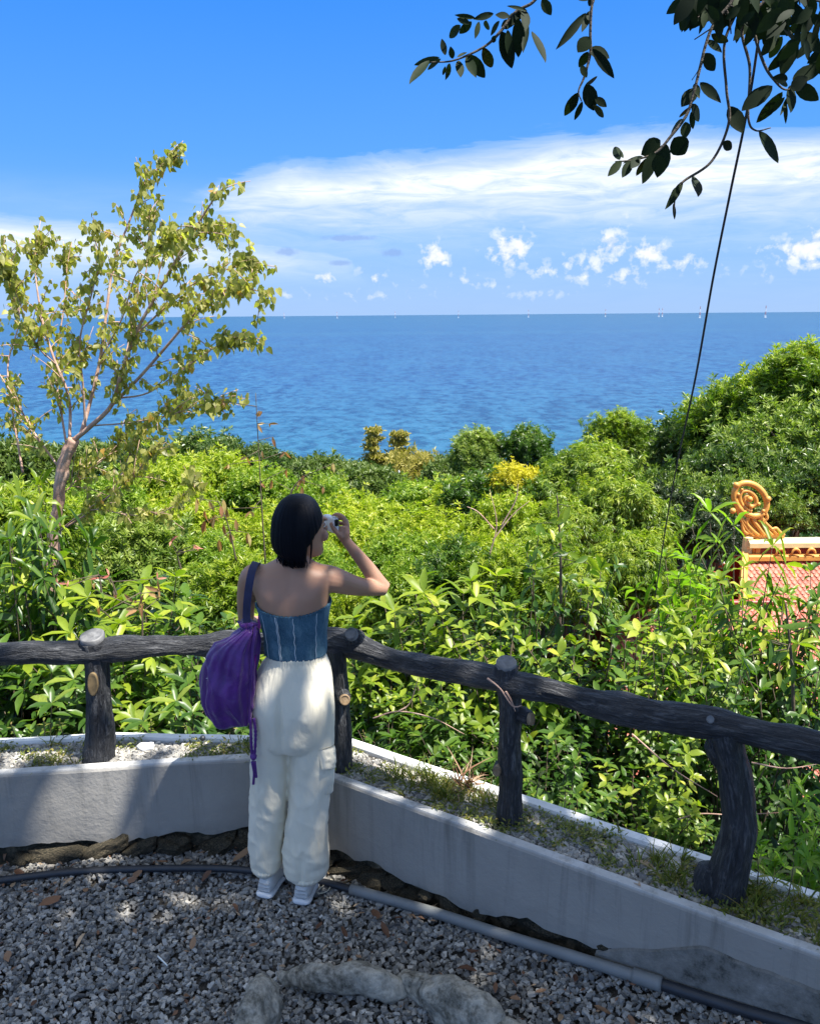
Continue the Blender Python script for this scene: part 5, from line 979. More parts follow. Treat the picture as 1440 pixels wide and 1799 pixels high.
# ------------------------------------------------------------------ weeds and grass in the planter, fallen leaves on the gravel
def weeds():
    pp, g = strip_pos(1500, 301, .18, .98, sidx(-2.4), sidx(2.0)); dens = fbm(pp_ := np.c_[pp*2.6, pp[:, 0]*0], 3, 4); side = np.where(pp[:, 0] < -1.2, .45, np.where(pp[:, 0] > .6, .2, 0)); k = dens+side > .02; pp = pp[k]; n = len(pp)
    # small leafy weeds
    m = 9; st = np.repeat(pp, m, 0); h = np.repeat(g.uniform(.01, .055, n), m)*g.uniform(.2, 1, n*m); B = np.c_[st+g.normal(0, .014, (n*m, 2)), .392+h]; d = norm(g.normal(size=(n*m, 3))*[1, 1, .4]+[0, 0, .5]); W1 = leaves(B, d, norm(g.normal(0, .4, (n*m, 3))+[0, 0, 1]), g.uniform(.010, .026, n*m), g.uniform(.005, .010, n*m), g.random(n*m), T_MID)
    # grass blades
    pp, g = strip_pos(420, 302, .25, .98, sidx(-2.4), sidx(2.0)); dens = fbm(np.c_[pp*3.1, pp[:, 0]*0], 3, 9); k = (dens+np.where(pp[:, 0] > .7, .35, np.where(pp[:, 0] < -1.3, .3, -.05)) > .1); pp = pp[k]; n = len(pp); m = 10; B = np.c_[np.repeat(pp, m, 0)+g.normal(0, .010, (n*m, 2)), np.full(n*m, .388)]
    d = norm(g.normal(0, .5, (n*m, 3))*[1, 1, 0]+[0, 0, 1]); L = g.uniform(.03, .10, n*m); W2 = leaves(B, d, norm(np.cross(d, g.normal(size=(n*m, 3)))), L, .0035, g.random(n*m)*.8+.2, T_HI, g.uniform(.2, 1.2, n*m))
    V, F, A = join([W1, W2]); o = obj('weeds', mesh_from('weeds', V, F, True, {'tint': A}), G_weed); tag(o, 'low yellow green weeds and grass growing among the planter pebbles', 'weeds', None, 'stuff')
G_weed = foliage('weed_leaf', [(0, (.07, .10, .018)), (.4, (.16, .19, .03)), (.75, (.30, .31, .06)), (1, (.38, .28, .09))], .35, .5)
weeds()
def sprouts():
    """upright seedlings standing along the outer curb"""
    g = np.random.default_rng(41)
    for i, (px, py, hpx) in enumerate([(28, 1300, 34), (78, 1296, 40), (112, 1300, 44), (262, 1292, 30), (408, 1292, 44), (330, 1290, 22), (640, 1300, 20), (1010, 1440, 22), (940, 1400, 60), (990, 1420, 40), (1085, 1470, 36), (1330, 1560, 60), (1380, 1590, 70)]):
        b = on(px, py, .40); e = empty('seedling', b, ['wispy seedling with curled yellowish leaves at the left curb, nearest the photo edge', 'second wispy seedling from the left edge', 'third wispy seedling, touching the left post from its left', 'short seedling just right of the left post', 'upright yellow seedling left of the dangling purple cord', 'tiny seedling midway between left post and bag', 'tiny seedling right of the trousers at the curb', 'tiny seedling on the right curb near its middle', 'taller twiggy seedling right of the middle post', 'thin seedling a hand right of the middle post', 'thin seedling left of the dry grey leaf', 'grassy seedling right of the crooked post', 'grassy seedling at the lower right edge'][i], 'seedling', 'seedlings along the outer curb')
        h = hpx/1440*3.1; tip = np.array([g.normal(0, .012), g.normal(0, .012), h]); V, F, _ = tube([(0, 0, -.01), tip*.5+[.003, 0, 0], tip], [.0022, .0018, .001], 8, 5); obj('stem', mesh_from('stem', V, F), MATS['stem'], e)
        for q in range(7): t = .3+.7*q/6; a = q*2.4; leaf_obj(e, tip*t, (math.cos(a), math.sin(a), .5), (0, 0, 1), h*g.uniform(.22, .38), G_weed, .36, round(g.uniform(.4, .9)*4)/4, T_HI, .3)
sprouts()
FL = [(35, 1530, 36, 'dry'), (22, 1552, 26, 0), (88, 1585, 40, 0), (8, 1500, 20, 0), (240, 1535, 30, 0), (322, 1507, 40, 0), (285, 1517, 24, 0), (425, 1505, 44, 0), (362, 1533, 36, 0), (380, 1522, 26, 0), (142, 1653, 26, 0), (14, 1683, 30, 0), (230, 1545, 24, 0), (414, 1592, 22, 0), (172, 1640, 14, 0), (604, 1640, 22, 0), (676, 1630, 26, 0), (660, 1605, 30, 0), (700, 1610, 22, 0), (820, 1700, 38, 0), (830, 1672, 24, 0), (445, 1660, 20, 0), (505, 1660, 16, 0), (340, 1660, 26, 0), (378, 1598, 14, 0), (950, 1740, 24, 0), (905, 1755, 22, 0), (1060, 1770, 26, 0), (870, 1735, 18, 0), (1010, 1720, 18, 0), (240, 1700, 14, 0), (60, 1760, 20, 0), (210, 1785, 18, 0), (720, 1590, 18, 0), (560, 1625, 18, 0), (120, 1548, 20, 0), (880, 1600, 24, 0), (150, 1562, 26, 0), (455, 1625, 16, 0), (525, 1700, 12, 0), (330, 1745, 18, 0), (985, 1785, 22, 0), (1110, 1790, 20, 0)]
def fallen():
    out = []; g = np.random.default_rng(19); near = ['beside the black hose', 'on the open gravel', 'near the grey pipe', 'beside the ring of rocks', 'under the plaster wall']
    cols = ['rusty brown', 'pale tan', 'reddish', 'buff', 'dark brown']
    for i, (px, py, w, _) in enumerate(FL):
        c = ong(px, py, .03); L = w/1440*3.2*g.uniform(.7, 1.1); a = g.uniform(0, 6.28); ti = g.random(); V, F, t = leaves(np.zeros((1, 3))-np.array([[L/2, 0, 0]]), np.array([[1., 0, g.normal(0, .12)]]), np.array([[0, g.normal(0, .25), 1.]]), L, L*g.uniform(.38, .6), np.array([ti]), T_HI, np.array([g.uniform(-.45, .55)]))
        V = V+.10*L*fbm(V*30, 2, i)[:, None]*[0, 0, 1]; me = mesh_from('fallen_leaf', V, F, True, {'tint': t}); me.materials.append(G_dry); o = obj('fallen_leaf', me, None, None, c); o.rotation_euler = (0, 0, a)
        cn = ['dark rusty', 'rusty', 'tan', 'buff'][min(3, int(ti*4))]; sz = 'large' if w > 32 else ('small' if w < 20 else 'mid-sized')
        side = 'left of the woman' if px < 420 else ('behind the heels' if px < 600 and py < 1670 else ('right of the woman' if py < 1680 else 'in the lower foreground'))
        wh = 'between wall and black hose' if (px < 440 and py < 1530) else ('touching the black hose' if (px < 440 and py < 1560) else ('just below the black hose' if (px < 440 and py < 1610) else ('beside the ring of grey rocks' if px > 400 and py > 1690 else ('near the grey pipe' if px > 590 else 'on the open gravel'))))
        out.append((px, py, f'{sz} {cn} leaf {wh}, {side}', o))
    from collections import defaultdict
    D = defaultdict(list)
    for t in out: D[t[2]].append(t)
    for lb, l in D.items():
        l.sort(key=lambda t: t[0]); nm = ['leftmost', 'second from left', 'third from left', 'fourth from left', 'fifth from left']
        for q, t in enumerate(l): tag(t[3], lb if len(l) == 1 else lb+', '+('rightmost' if q == len(l)-1 else nm[q]), 'leaf', 'fallen leaves scattered on the gravel')
fallen()
# crumbs of leaf litter and twigs mixed into the gravel
x, y, g = scatter(2600, -2.3, 2.2, .9, 3.15, 77); k = in_terrace(x, y, .0); dwall = np.minimum(IC[1]+.104*(x-IC[0])-y, -((x-IC[0])*WN[0]+(y-IC[1])*WN[1])); k &= g.random(len(x)) < np.clip(.9-dwall*1.6, .22, 1); x, y = x[k], y[k]; n = len(x)
V, F, A = leaves(np.c_[x, y, gz(x)+.018+g.uniform(0, .008, n)], norm(g.normal(size=(n, 3))*[1, 1, .15]), norm(g.normal(0, .35, (n, 3))+[0, 0, 1]), g.uniform(.010, .040, n), g.uniform(.004, .016, n), g.random(n), T_MID)
tag(obj('leaf_litter', mesh_from('leaf_litter', V, F, False, {'tint': A}), G_dry), 'brown crumbs of dead leaves mixed into the grey gravel', 'leaf litter', None, 'stuff')
def pleaf(px, py, L, label, mt, a, cv):
    V, F, t = leaves(np.zeros((1, 3)), np.array([[1., 0, .35]]), np.array([[0, 0, 1.]]), L, L*.5, np.array([.9]), T_HI, np.array([cv])); me = mesh_from('dry_leaf', V, F, True, {'tint': t}); o = obj('dry_leaf', me, mt, None, on(px, py, .405)); o.rotation_euler = (0, -.3, a); tag(o, label, 'leaf')
M_greyleaf = simple('grey_leaf', (.42, .40, .38), .7)
pleaf(1175, 1540, .10, 'curled pale grey dead leaf standing in the planter left of the crooked post', M_greyleaf, 1.0, .6); pleaf(1150, 1528, .06, 'small brown dead leaf beside the curled grey one', G_dry, 2.6, .4); pleaf(1110, 1548, .05, 'tan dead leaf lying left of the curled grey one', G_dry, 5., .2)
# withered tuft on the outer curb
g = np.random.default_rng(55); c = on(815, 1385, .40); tf = empty('dry_tuft', c, 'withered brown tuft hanging over the outer curb left of the middle post', 'tuft'); n = 46
V, F, t = leaves(g.normal(0, .012, (n, 3)), norm(g.normal(0, .6, (n, 3))+[0, 0, .5]), norm(g.normal(size=(n, 3))), g.uniform(.05, .12, n), .008, g.uniform(.3, .9, n), T_HI, g.uniform(.3, 1.4, n)); tag(obj('blades', mesh_from('blades', V, F, True, {'tint': t}), G_dry, tf), kind='stuff')
# straw on the gravel
V, F, _ = tube([on(277, 1680, .03), on(294, 1697, .03)], [.0028, .0022], 6, 6); tag(obj('straw', mesh_from('straw', V, F), simple('straw', (.7, .72, .68), .5)), 'thin pale straw lying on the gravel lower left', 'straw')
# white stone and seed on the planter
V = IV3*(1+.25*fbm(IV3*1.7, 3, 3))[:, None]*[.040, .028, .018]; tag(obj('white_stone', mesh_from('white_stone', V, [IF3], True), M_curb, None, on(256, 1312, .41)), 'pale lumpy white stone among the pebbles right of the left post', 'stone')
V = IV*.013; tag(obj('seed', mesh_from('seed', V, [IF], True), M_hose, None, on(356, 1297, .432)), 'small round dark seed lying on the white outer curb', 'seed')
# ------------------------------------------------------------------ the woman
def remesh(V, F, voxel, smooth=6, mt=None, name='body', fac=.5):
    me = mesh_from('tmp', V, F); o = bpy.data.objects.new('tmp', me); col.objects.link(o)
    m = o.modifiers.new('r', 'REMESH'); m.mode = 'VOXEL'; m.voxel_size = voxel; m.use_smooth_shade = True
    s = o.modifiers.new('s', 'SMOOTH'); s.iterations = smooth; s.factor = fac
    dg = bpy.context.evaluated_depsgraph_get(); ev = o.evaluated_get(dg); r = bpy.data.meshes.new_from_object(ev, preserve_all_data_layers=False, depsgraph=dg); r.name = name
    bpy.data.objects.remove(o); bpy.data.meshes.remove(me); n = len(r.vertices); V = np.empty(n*3, np.float32); r.vertices.foreach_get('co', V); N = np.empty(n*3, np.float32); r.vertices.foreach_get('normal', N)
    return r, V.reshape(-1, 3).astype(float), N.reshape(-1, 3).astype(float)
def setco(me, V): me.vertices.foreach_set('co', np.asarray(V, np.float32).ravel()); me.update()
def ring_loft(rings, k=40, n=None, expo=2.0, cap=True, fn=None):
    """rings: (x, y, z, rx, ry) horizontal superellipses from bottom to top"""
    A = np.array(rings, float); n = n or len(A)*6
    A = np.stack([catmull(np.c_[A[:, c], A[:, c], A[:, c]], n)[:, 0] for c in range(5)], 1); th = np.arange(k)*2*math.pi/k; c, s = np.cos(th), np.sin(th)
    cc = np.sign(c)*np.abs(c)**(2/expo); ss = np.sign(s)*np.abs(s)**(2/expo); m = np.ones((n, k)) if fn is None else fn(th[None].repeat(n, 0), A[:, 2:3].repeat(k, 1), np.linspace(0, 1, n)[:, None].repeat(k, 1))
    V = np.stack([A[:, 0:1]+A[:, 3:4]*cc*m, A[:, 1:2]+A[:, 4:5]*ss*m, A[:, 2:3]+0*m], -1).reshape(-1, 3)
    i = np.arange(n-1)[:, None]*k; j = np.arange(k)[None]; j2 = (j+1) % k; F = [np.stack([i+j, i+j2, i+k+j2, i+k+j], -1).reshape(-1, 4)]
    if cap: b = len(V); V = np.vstack([V, [[*A[0, :3]], [*A[-1, :3]]]]); j = np.arange(k); F.append(np.vstack([np.stack([np.full(k, b), (j+1) % k, j], -1), np.stack([np.full(k, b+1), (n-1)*k+j, (n-1)*k+(j+1) % k], -1)]))
    return V, F, None
def sil(rows, Y, ry):
    """rings from silhouette rows (py, left px, right px)"""
    out = []
    for i, (py, l, r_) in enumerate(rows):
        y = Y[i] if hasattr(Y, '__len__') else Y; d = ry[i] if hasattr(ry, '__len__') else ry; a, b = at(l, py, y), at(r_, py, y); out.append(((a[0]+b[0])/2, y, (a[2]+b[2])/2, (b[0]-a[0])/2, d))
    return out[::-1] if out[0][2] > out[-1][2] else out
M_skin = mat('skin', lambda h: (setb(h, h.mix(h.ramp(h.noise(h.obj, 9, 4, .6), [(.35, 0.), (.7, .5)]), (.42, .235, .155), (.35, .185, .12)), .48, .4, h.bump(h.noise(h.obj, 220, 3, .6), .12, .001)), h.b.inputs.__getitem__('Subsurface Weight').__setattr__('default_value', .12), h.b.inputs['Subsurface Radius'].__setattr__('default_value', (.012, .005, .003)), h.b.inputs['Subsurface Scale'].__setattr__('default_value', 1.)))
def m_hair(h):
    lc = h.attr('lc').outputs['Vector']; n = h.noise(h.scalev(lc, (90, 90, 2.2)), 1.4, 4, .6, .2)
    setb(h, h.ramp(n, [(.3, (.0012, .0016, .0035)), (.6, (.004, .005, .009)), (.8, (.014, .016, .024))]), *(.5, .10), h.bump(n, .6, .003))
M_hair = mat('black_hair', m_hair)
def m_linen(h):
    n = h.noise(h.scalev(h.obj, (14, 14, 5)), 1, 5, .6, .6); f = h.noise(h.obj, 320, 3, .6); big = h.noise(h.obj, 6, 3, .5)
    setb(h, h.ramp(big, [(.3, (.77, .70, .54)), (.7, (.83, .77, .62))]), .85, .2, h.bump(h.mth('ADD', h.mth('MULTIPLY', n, 1.), h.mth('MULTIPLY', f, .06)), .75, .012), None, .2)
M_linen = mat('cream_cloth', m_linen)
def m_denim(h):
    n = h.noise(h.scalev(h.obj, (30, 30, 12)), 1, 5, .65, .5); w = h.noise(h.scalev(h.obj, (420, 420, 160)), 1, 2, .5)
    c = h.ramp(n, [(.3, (.022, .065, .105)), (.55, (.05, .12, .175)), (.75, (.13, .22, .28))]); c = h.mix(h.ramp(w, [(.4, 0.), (.65, .25)]), c, (.16, .28, .38)); setb(h, c, .85, .2, h.bump(h.mth('ADD', n, h.mth('MULTIPLY', w, .2)), .6, .006))
M_denim = mat('denim', m_denim)
def m_bag(h):
    n = h.noise(h.scalev(h.obj, (12, 12, 6)), 1, 5, .6, .8)
    setb(h, h.ramp(n, [(.3, (.045, .006, .115)), (.6, (.095, .012, .20)), (.8, (.17, .018, .30))]), .42, .5, h.bump(n, .8, .014), None, .3)
M_bag = mat('purple_satin', m_bag)
M_navy = simple('navy_webbing', (.022, .025, .075), .7, .2, 40, .3, .001, 0, 300); M_magenta = simple('magenta_cord', (.24, .018, .26), .6, .2, 40, .3, .001); M_plastic = simple('white_plastic', (.78, .79, .80), .3, .02, 9, .02, .001); M_black = simple('black_glass', (.008, .008, .01), .12, .05, 9, .0, .001)
M_shoe = simple('white_leather', (.62, .62, .60), .6, .08, 30, .2, .002); M_shoeg = simple('grey_mesh', (.48, .48, .48), .8, .12, 60, .4, .002, 0, 200); M_stitch = simple('pale_stitch', (.42, .50, .56), .8); M_lace = simple('lace', (.66, .60, .46), .8); M_metal = simple('zip_metal', (.5, .5, .5), .3, .1, 9, .1, .001, 1)
W0 = np.array([on(500, 1585, 0)[0], 2.78, 0]); W0 = np.array([W0[0], 2.78, 0.])
woman = empty('person', W0, 'woman with black bob in denim tube top and cream trousers, holding up a camera', 'person')
TY = 2.82
TORSO = sil([(1175, 470, 572), (1150, 470, 570), (1120, 467, 571), (1090, 462, 572), (1065, 456, 575), (1040, 447, 580), (1022, 441, 586), (1008, 443, 586), (998, 455, 575), (990, 470, 556), (982, 484, 545), (970, 492, 540), (955, 496, 538)],
            [2.82, 2.82, 2.82, 2.82, 2.82, 2.82, 2.82, 2.82, 2.825, 2.83, 2.835, 2.84, 2.845], [.088, .084, .086, .094, .098, .094, .082, .070, .062, .056, .052, .050, .050])
def back_shape(th, z, t):
    b = np.exp(-((th-4.712)/.10)**2); bl = np.exp(-((th-4.15)/.28)**2)+np.exp(-((th-5.27)/.28)**2); zz = np.clip((z-1.16)/.18, 0, 1)
    return 1-.060*b*(.4+.6*zz)*(z < 1.36)+.055*bl*np.exp(-((z-1.27)/.05)**2)
V1 = ring_loft(TORSO, 64, 80, 2.25, True, back_shape); parts = [(V1[0], V1[1])]
def limb(pts, rad, n=30, k=18): V, F, _ = tube(pts, rad, n, k); parts.append((V, F))
# right arm raised, left arm resting on the rail
e_r, w_r = at(672, 1034, 2.99), at(610, 953, 2.955)
limb([at(556, 1012, 2.83), at(584, 1018, 2.83), at(628, 1030, 2.91), e_r+[.004, 0, 0]], [.046, .048, .036, .0285]); limb([e_r+[.010, .004, -.002], e_r+[-.02, -.004, .03], at(643, 994, 2.975), w_r, at(604, 944, 2.955)], [.027, .032, .0275, .0185, .018])
limb([at(466, 1012, 2.83), at(443, 1014, 2.83), at(433, 1050, 2.90), at(432, 1094, 3.0)], [.042, .044, .036, .030]); limb([at(431, 1096, 3.0), at(452, 1094, 3.08), at(486, 1096, 3.16)], [.031, .027, .019]); 
limb([at(484, 1097, 3.16), at(502, 1099, 3.18), at(516, 1103, 3.19)], [.019, .024, .02])
for q in range(4): limb([at(512+q, 1098+3*q, 3.19-.012*q+.02), at(526, 1102+3*q, 3.18-.012*q+.02), at(534, 1110+3*q, 3.17-.012*q+.02)], [.0085, .008, .007], 12, 10)
limb([at(492, 1094, 3.14), at(506, 1090, 3.13), at(516, 1092, 3.12)], [.010, .009, .0075], 12, 10)
# right hand round the camera
limb([at(606, 948, 2.955), at(603, 937, 2.955), at(604, 925, 2.96)], [.0195, .026, .022], 16, 16)
limb([at(602, 940, 2.99), at(607, 930, 2.985)], [.018, .017], 8, 12)
for p, r_ in [([(607, 921, 2.925), (603, 909, 2.928), (592, 904, 2.945), (584, 907, 2.955)], .0088), ([(610, 925, 2.955), (607, 914, 2.975), (597, 910, 2.99), (588, 914, 3.0)], .0090), ([(611, 932, 2.98), (607, 922, 3.0), (597, 919, 3.01), (588, 922, 3.012)], .0086), ([(609, 939, 2.995), (604, 931, 3.012), (596, 928, 3.018), (588, 931, 3.018)], .0076), ([(601, 944, 2.935), (592, 936, 2.925), (586, 928, 2.928), (581, 918, 2.936)], .0098)]:
    limb([at(*q) for q in p], [r_*1.1, r_, r_*.95, r_*.82], 20, 12)
# head: local frame with the face turned to the right
yaw = R(56); fw = np.array([math.sin(yaw), math.cos(yaw), -.03]); fw /= np.linalg.norm(fw); sd = np.array([math.cos(yaw), -math.sin(yaw), 0]); up = np.cross(sd, fw); HC = at(525, 927, 2.853)
def hl(a, b, c): return HC+fw*a+sd*b+up*c
prof = [(-.112, .078, .045, .020), (-.106, .088, .010, .036), (-.092, .092, .025, .047), (-.070, .091, .052, .058), (-.045, .090, .070, .062), (-.015, .090, .084, .067), (.015, .093, .088, .070), (.045, .090, .082, .066), (.070, .072, .066, .054), (.088, .046, .044, .036), (.096, .020, .020, .016)]
k = 40; th = np.arange(k)*2*math.pi/k; rows_ = []
pa_ = np.array(prof); pa_ = np.stack([catmull(np.c_[pa_[:, c], pa_[:, c], pa_[:, c]], 44)[:, 0] for c in range(4)], 1)
for u_, f_, b_, s_ in pa_:
    b_ = b_ if u_ > -.1 else -b_*.3; mid = (f_-b_)/2; hw = (f_+b_)/2; rows_.append(np.array([hl(mid+hw*np.sign(math.cos(t))*abs(math.cos(t))**.92, s_*math.sin(t), u_) for t in th]))
n_ = len(rows_); V = np.vstack(rows_+[hl(.03, 0, -.116)[None], hl(0, 0, .099)[None]]); i = np.arange(n_-1)[:, None]*k; j = np.arange(k)[None]; j2 = (j+1) % k; jj = np.arange(k); b0 = n_*k
parts.append((V, [np.stack([i+j, i+j2, i+k+j2, i+k+j], -1).reshape(-1, 4), np.vstack([np.stack([np.full(k, b0), (jj+1) % k, jj], -1), np.stack([np.full(k, b0+1), (n_-1)*k+jj, (n_-1)*k+(jj+1) % k], -1)])]))
def blob(c, r_, rot=True):
    v = IV3*np.array(r_); parts.append((c+v[:, :1]*fw+v[:, 1:2]*sd+v[:, 2:]*up, [IF3]))
parts.append(tube([hl(.086, 0, .022), hl(.098, 0, .002), hl(.106, 0, -.016), hl(.094, 0, -.026)], [.007, .009, .0115, .009], 14, 12)[:2])
blob(hl(.088, 0, -.050), (.010, .021, .005)); blob(hl(.087, 0, -.059), (.010, .018, .0055)); blob(hl(.084, 0, -.092), (.014, .018, .014)); blob(hl(.080, .040, -.030), (.016, .02, .022)); blob(hl(.080, -.040, -.030), (.016, .02, .022)); blob(hl(.086, .030, .030), (.010, .026, .007)); blob(hl(.086, -.030, .030), (.010, .026, .007))
for sg in (1, -1): blob(hl(-.006, .074*sg, -.005), (.016, .006, .030)); blob(hl(.080, .031*sg, .010), (.012, .015, .008))
limb([hl(-.02, 0, -.05), hl(-.025, 0, -.11), at(517, 985, 2.84)], [.050, .047, .052])
V, F, _ = join([(p[0], p[1]) for p in parts]); me, V, N = remesh(V, F, .0036, 5); setco(me, V-W0); me.materials.append(M_skin); obj('body', me, None, woman)
for sg in (1, -1): V = IV*.0118+hl(.0805, .031*sg, .008); obj('eye', mesh_from('eye', V-W0, [IF]), M_plastic, woman)
# small mark tattooed below the nape
mk = []
for q, x_ in enumerate((494, 497.5, 500, 503.5)): a = at(x_, 997, 2.762); mk.append(tube([a, a+[.002, 0, .003*(q % 2)-.001]], [.0007]*2, 3, 4)[:2])
# ---- hair
HR = sil([(869, 512, 532), (872, 503, 542), (880, 492, 553), (892, 484, 561), (905, 479, 566), (920, 477, 570), (935, 476, 571), (950, 477, 571), (962, 481, 569), (972, 488, 566), (980, 495, 562), (987, 503, 558)], 2.842, [.022, .045, .072, .090, .100, .106, .108, .107, .104, .098, .092, .086])
zt, zb_ = HR[-1][2], HR[0][2]
def hairfn(th, z, t):
    fa = R(90)-yaw; d = (th-fa+math.pi) % (2*math.pi)-math.pi; zr = (z-zb_)/(zt-zb_)     # 0 bottom, 1 top
    w = np.interp(zr, [0, .31, .48, .60, .69, .80, .88, 1], [1.66, 1.58, 1.22, .78, .50, .30, .0, -.4]); w2 = w*np.where(d > 0, 1.0, 1.0)
    cut = 1/(1+np.exp(-(w2-np.abs(d))/.035)); m = 1-np.interp(zr, [0, .3, .45, .7], [.66, .60, .34, .28])*cut; st = np.stack([np.cos(th)*16, np.sin(th)*16, z*3.], -1).reshape(-1, 3); s2 = np.stack([np.cos(th)*44, np.sin(th)*44, z*4.], -1).reshape(-1, 3)
    return m+(.018*vnoise(st, 5)+.010*vnoise(s2, 6)).reshape(th.shape)*(1-cut)*np.clip((1-zr)*3, 0, 1)
V, F, _ = ring_loft(HR, 260, 120, 2.0, True, hairfn)
thv = np.arctan2(V[:, 1]-2.842, V[:, 0]-HR[5][0]); low = np.clip((zb_+.05-V[:, 2])/.05, 0, 1)
V[:, 2] += low*(.006*vnoise(np.c_[np.cos(thv)*30, np.sin(thv)*30, thv*0], 8)+.016*(np.cos(thv-math.pi)*.5+.5)); V[:, 2] -= .010*low*np.exp(-((thv+.55)/.5)**2)
lc = np.c_[np.cos(thv), np.sin(thv), V[:, 2]]; obj('hair', mesh_from('hair', V-W0, F, True, {'lc': lc}), M_hair, woman)
wisps = []
g = np.random.default_rng(2)
for q in range(130):
    a0 = g.uniform(math.pi*.95, math.pi*1.64); rr_ = g.uniform(.86, 1.02); c = np.array(HR[1][:3]); p0 = c+np.array([math.cos(a0)*HR[2][3]*rr_, math.sin(a0)*HR[2][4]*rr_, .02]); wisps.append(tube([p0, p0+[g.normal(0, .003), g.normal(0, .003), -.022], p0+[-.1*(p0[0]-c[0])+g.normal(0, .004), -.1*(p0[1]-c[1]), g.uniform(-.038, -.026)]], [.0014, .0012, .0005], 6, 4))
p0 = at(547, 952, 2.79); wisps.append(tube([p0+[0, 0, .03], p0, at(546, 975, 2.79), at(544, 990, 2.79)], [.004, .004, .003, .001], 12, 5))
V, F, _ = join(wisps); obj('hair_ends', mesh_from('hair_ends', V-W0, F, True, {'lc': V*[20, 20, 1]}), M_hair, woman)
# ---- denim tube top
TR = np.array(TORSO); zs_ = TR[:, 2]
def tor(th, z, off=0.):
    x, y, rx, ry = (np.interp(z, zs_, TR[:, c]) for c in (0, 1, 3, 4)); c, s = np.cos(th), np.sin(th); e_ = 2/2.25; m = back_shape(th, z, None)
    return np.stack([x+(rx*m+off)*np.sign(c)*np.abs(c)**e_, y+(ry*m+off)*np.sign(s)*np.abs(s)**e_, z], -1)
z_hem = at(520, 1163, 2.73)[2]; z_top = at(520, 1082, 2.73)[2]
k = 200; n_ = 46; th = np.arange(k)*2*math.pi/k; rings = []
for layer in (0, 1):
    for i in range(n_):
        t = i/(n_-1); t = t if layer == 0 else 1-t; topz = z_top+.020*np.abs(np.cos(th))**1.5+.035*np.clip(np.sin(th), 0, 1); z = z_hem+(topz-z_hem)*t+.002*(t > .98)*np.sin(th*60)
        rf = (.0035*np.sin(th*64+2*vnoise(np.c_[th*3, th*0, th*0], 4))*np.exp(-((1-t)/.10)**2)+.0010*np.sin(th*36)*np.exp(-(t/.08)**2)); fold = .0035*vnoise(np.stack([np.cos(th)*3, np.sin(th)*3, z*22], -1), 3)
        rings.append(tor(th, z, (.0075 if layer == 0 else .002)+(rf+fold if layer == 0 else 0)))
m_ = len(rings); V = np.vstack(rings); i = np.arange(m_)[:, None]*k; j = np.arange(k)[None]; j2 = (j+1) % k; i2 = (np.roll(np.arange(m_), -1)[:, None])*k
obj('denim_top', mesh_from('denim_top', V-W0, [np.stack([i+j, i+j2, i2+j2, i2+j], -1).reshape(-1, 4)]), M_denim, woman); top = [o for o in woman.children if o.name.startswith('denim_top')][0]
for t0, nm, r_, mt in ((4.36, 'seam', .0016, M_stitch), (4.40, 'seam', .0012, M_stitch), (4.78, 'seam', .0014, M_stitch), (5.45, 'seam', .0012, M_stitch), (3.85, 'seam', .0012, M_stitch)):
    zz = np.linspace(z_hem+.004, z_top-.006+.02*abs(math.cos(t0))**1.5, 24); p = np.array([tor(np.array([t0+.012*math.sin(q*1.1)]), np.array([z]), .0105)[0] for q, z in enumerate(zz)]); V, F, _ = tube(p, [r_]*24, 24, 6); obj(nm, mesh_from(nm, V-W0, F), mt, top)
# ---- trousers
tp = []
tp.append(ring_loft(sil([(1146, 471, 570), (1152, 470, 571), (1160, 464, 575), (1176, 454, 580), (1200, 446, 584), (1235, 443, 587), (1265, 444, 587), (1290, 447, 585), (1305, 455, 578)], [2.82]*5+[2.82, 2.82, 2.82, 2.82], [.088, .092, .098, .106, .116, .124, .122, .115, .10]), 56, 60, 2.2)[:2])
tp.append(ring_loft(sil([(1262, 445, 508), (1290, 443, 511), (1330, 441, 508), (1380, 440, 506), (1420, 439, 503), (1460, 438, 500), (1490, 438, 497), (1512, 441, 494), (1524, 448, 488)], [2.82, 2.82, 2.82, 2.825, 2.83, 2.835, 2.835, 2.835, 2.835], [.10, .096, .086, .080, .076, .074, .072, .066, .052]), 44, 60, 2.1)[:2])
tp.append(ring_loft(sil([(1262, 512, 586), (1290, 510, 586), (1330, 509, 584), (1380, 508, 580), (1425, 506, 576), (1465, 501, 574), (1502, 499, 575), (1526, 502, 573), (1539, 511, 565)], [2.82, 2.82, 2.815, 2.81, 2.80, 2.795, 2.79, 2.79, 2.79], [.10, .096, .088, .082, .078, .076, .075, .070, .055]), 44, 60, 2.1)[:2])
V, F, _ = join(tp); me, V, N = remesh(V, F, .0058, 5)
x0 = W0[0]; zc = V[:, 2]; left = V[:, 0] < np.interp(zc, [0, .6], [at(497, 1540, 2.82)[0], at(509, 1320, 2.82)[0]])
A = fbm(np.c_[V[:, 0]*26, V[:, 1]*18, zc*5.5+V[:, 0]*6], 3, 71); B = fbm(np.c_[V[:, 0]*9+zc*4, V[:, 1]*9, zc*9], 3, 75); Cc = 1-np.abs(vnoise(np.c_[V[:, 0]*11-zc*5, V[:, 1]*6, zc*13+V[:, 0]*8], 78))*2
gath = np.clip((zc-.93)/.14, 0, 1); legm = np.clip((.75-zc)/.4, 0, 1); cuff = np.clip((.30-zc)/.18, 0, 1)
ang = np.arctan2(V[:, 1]-2.82, V[:, 0]-at(520, 1200, 2.82)[0])
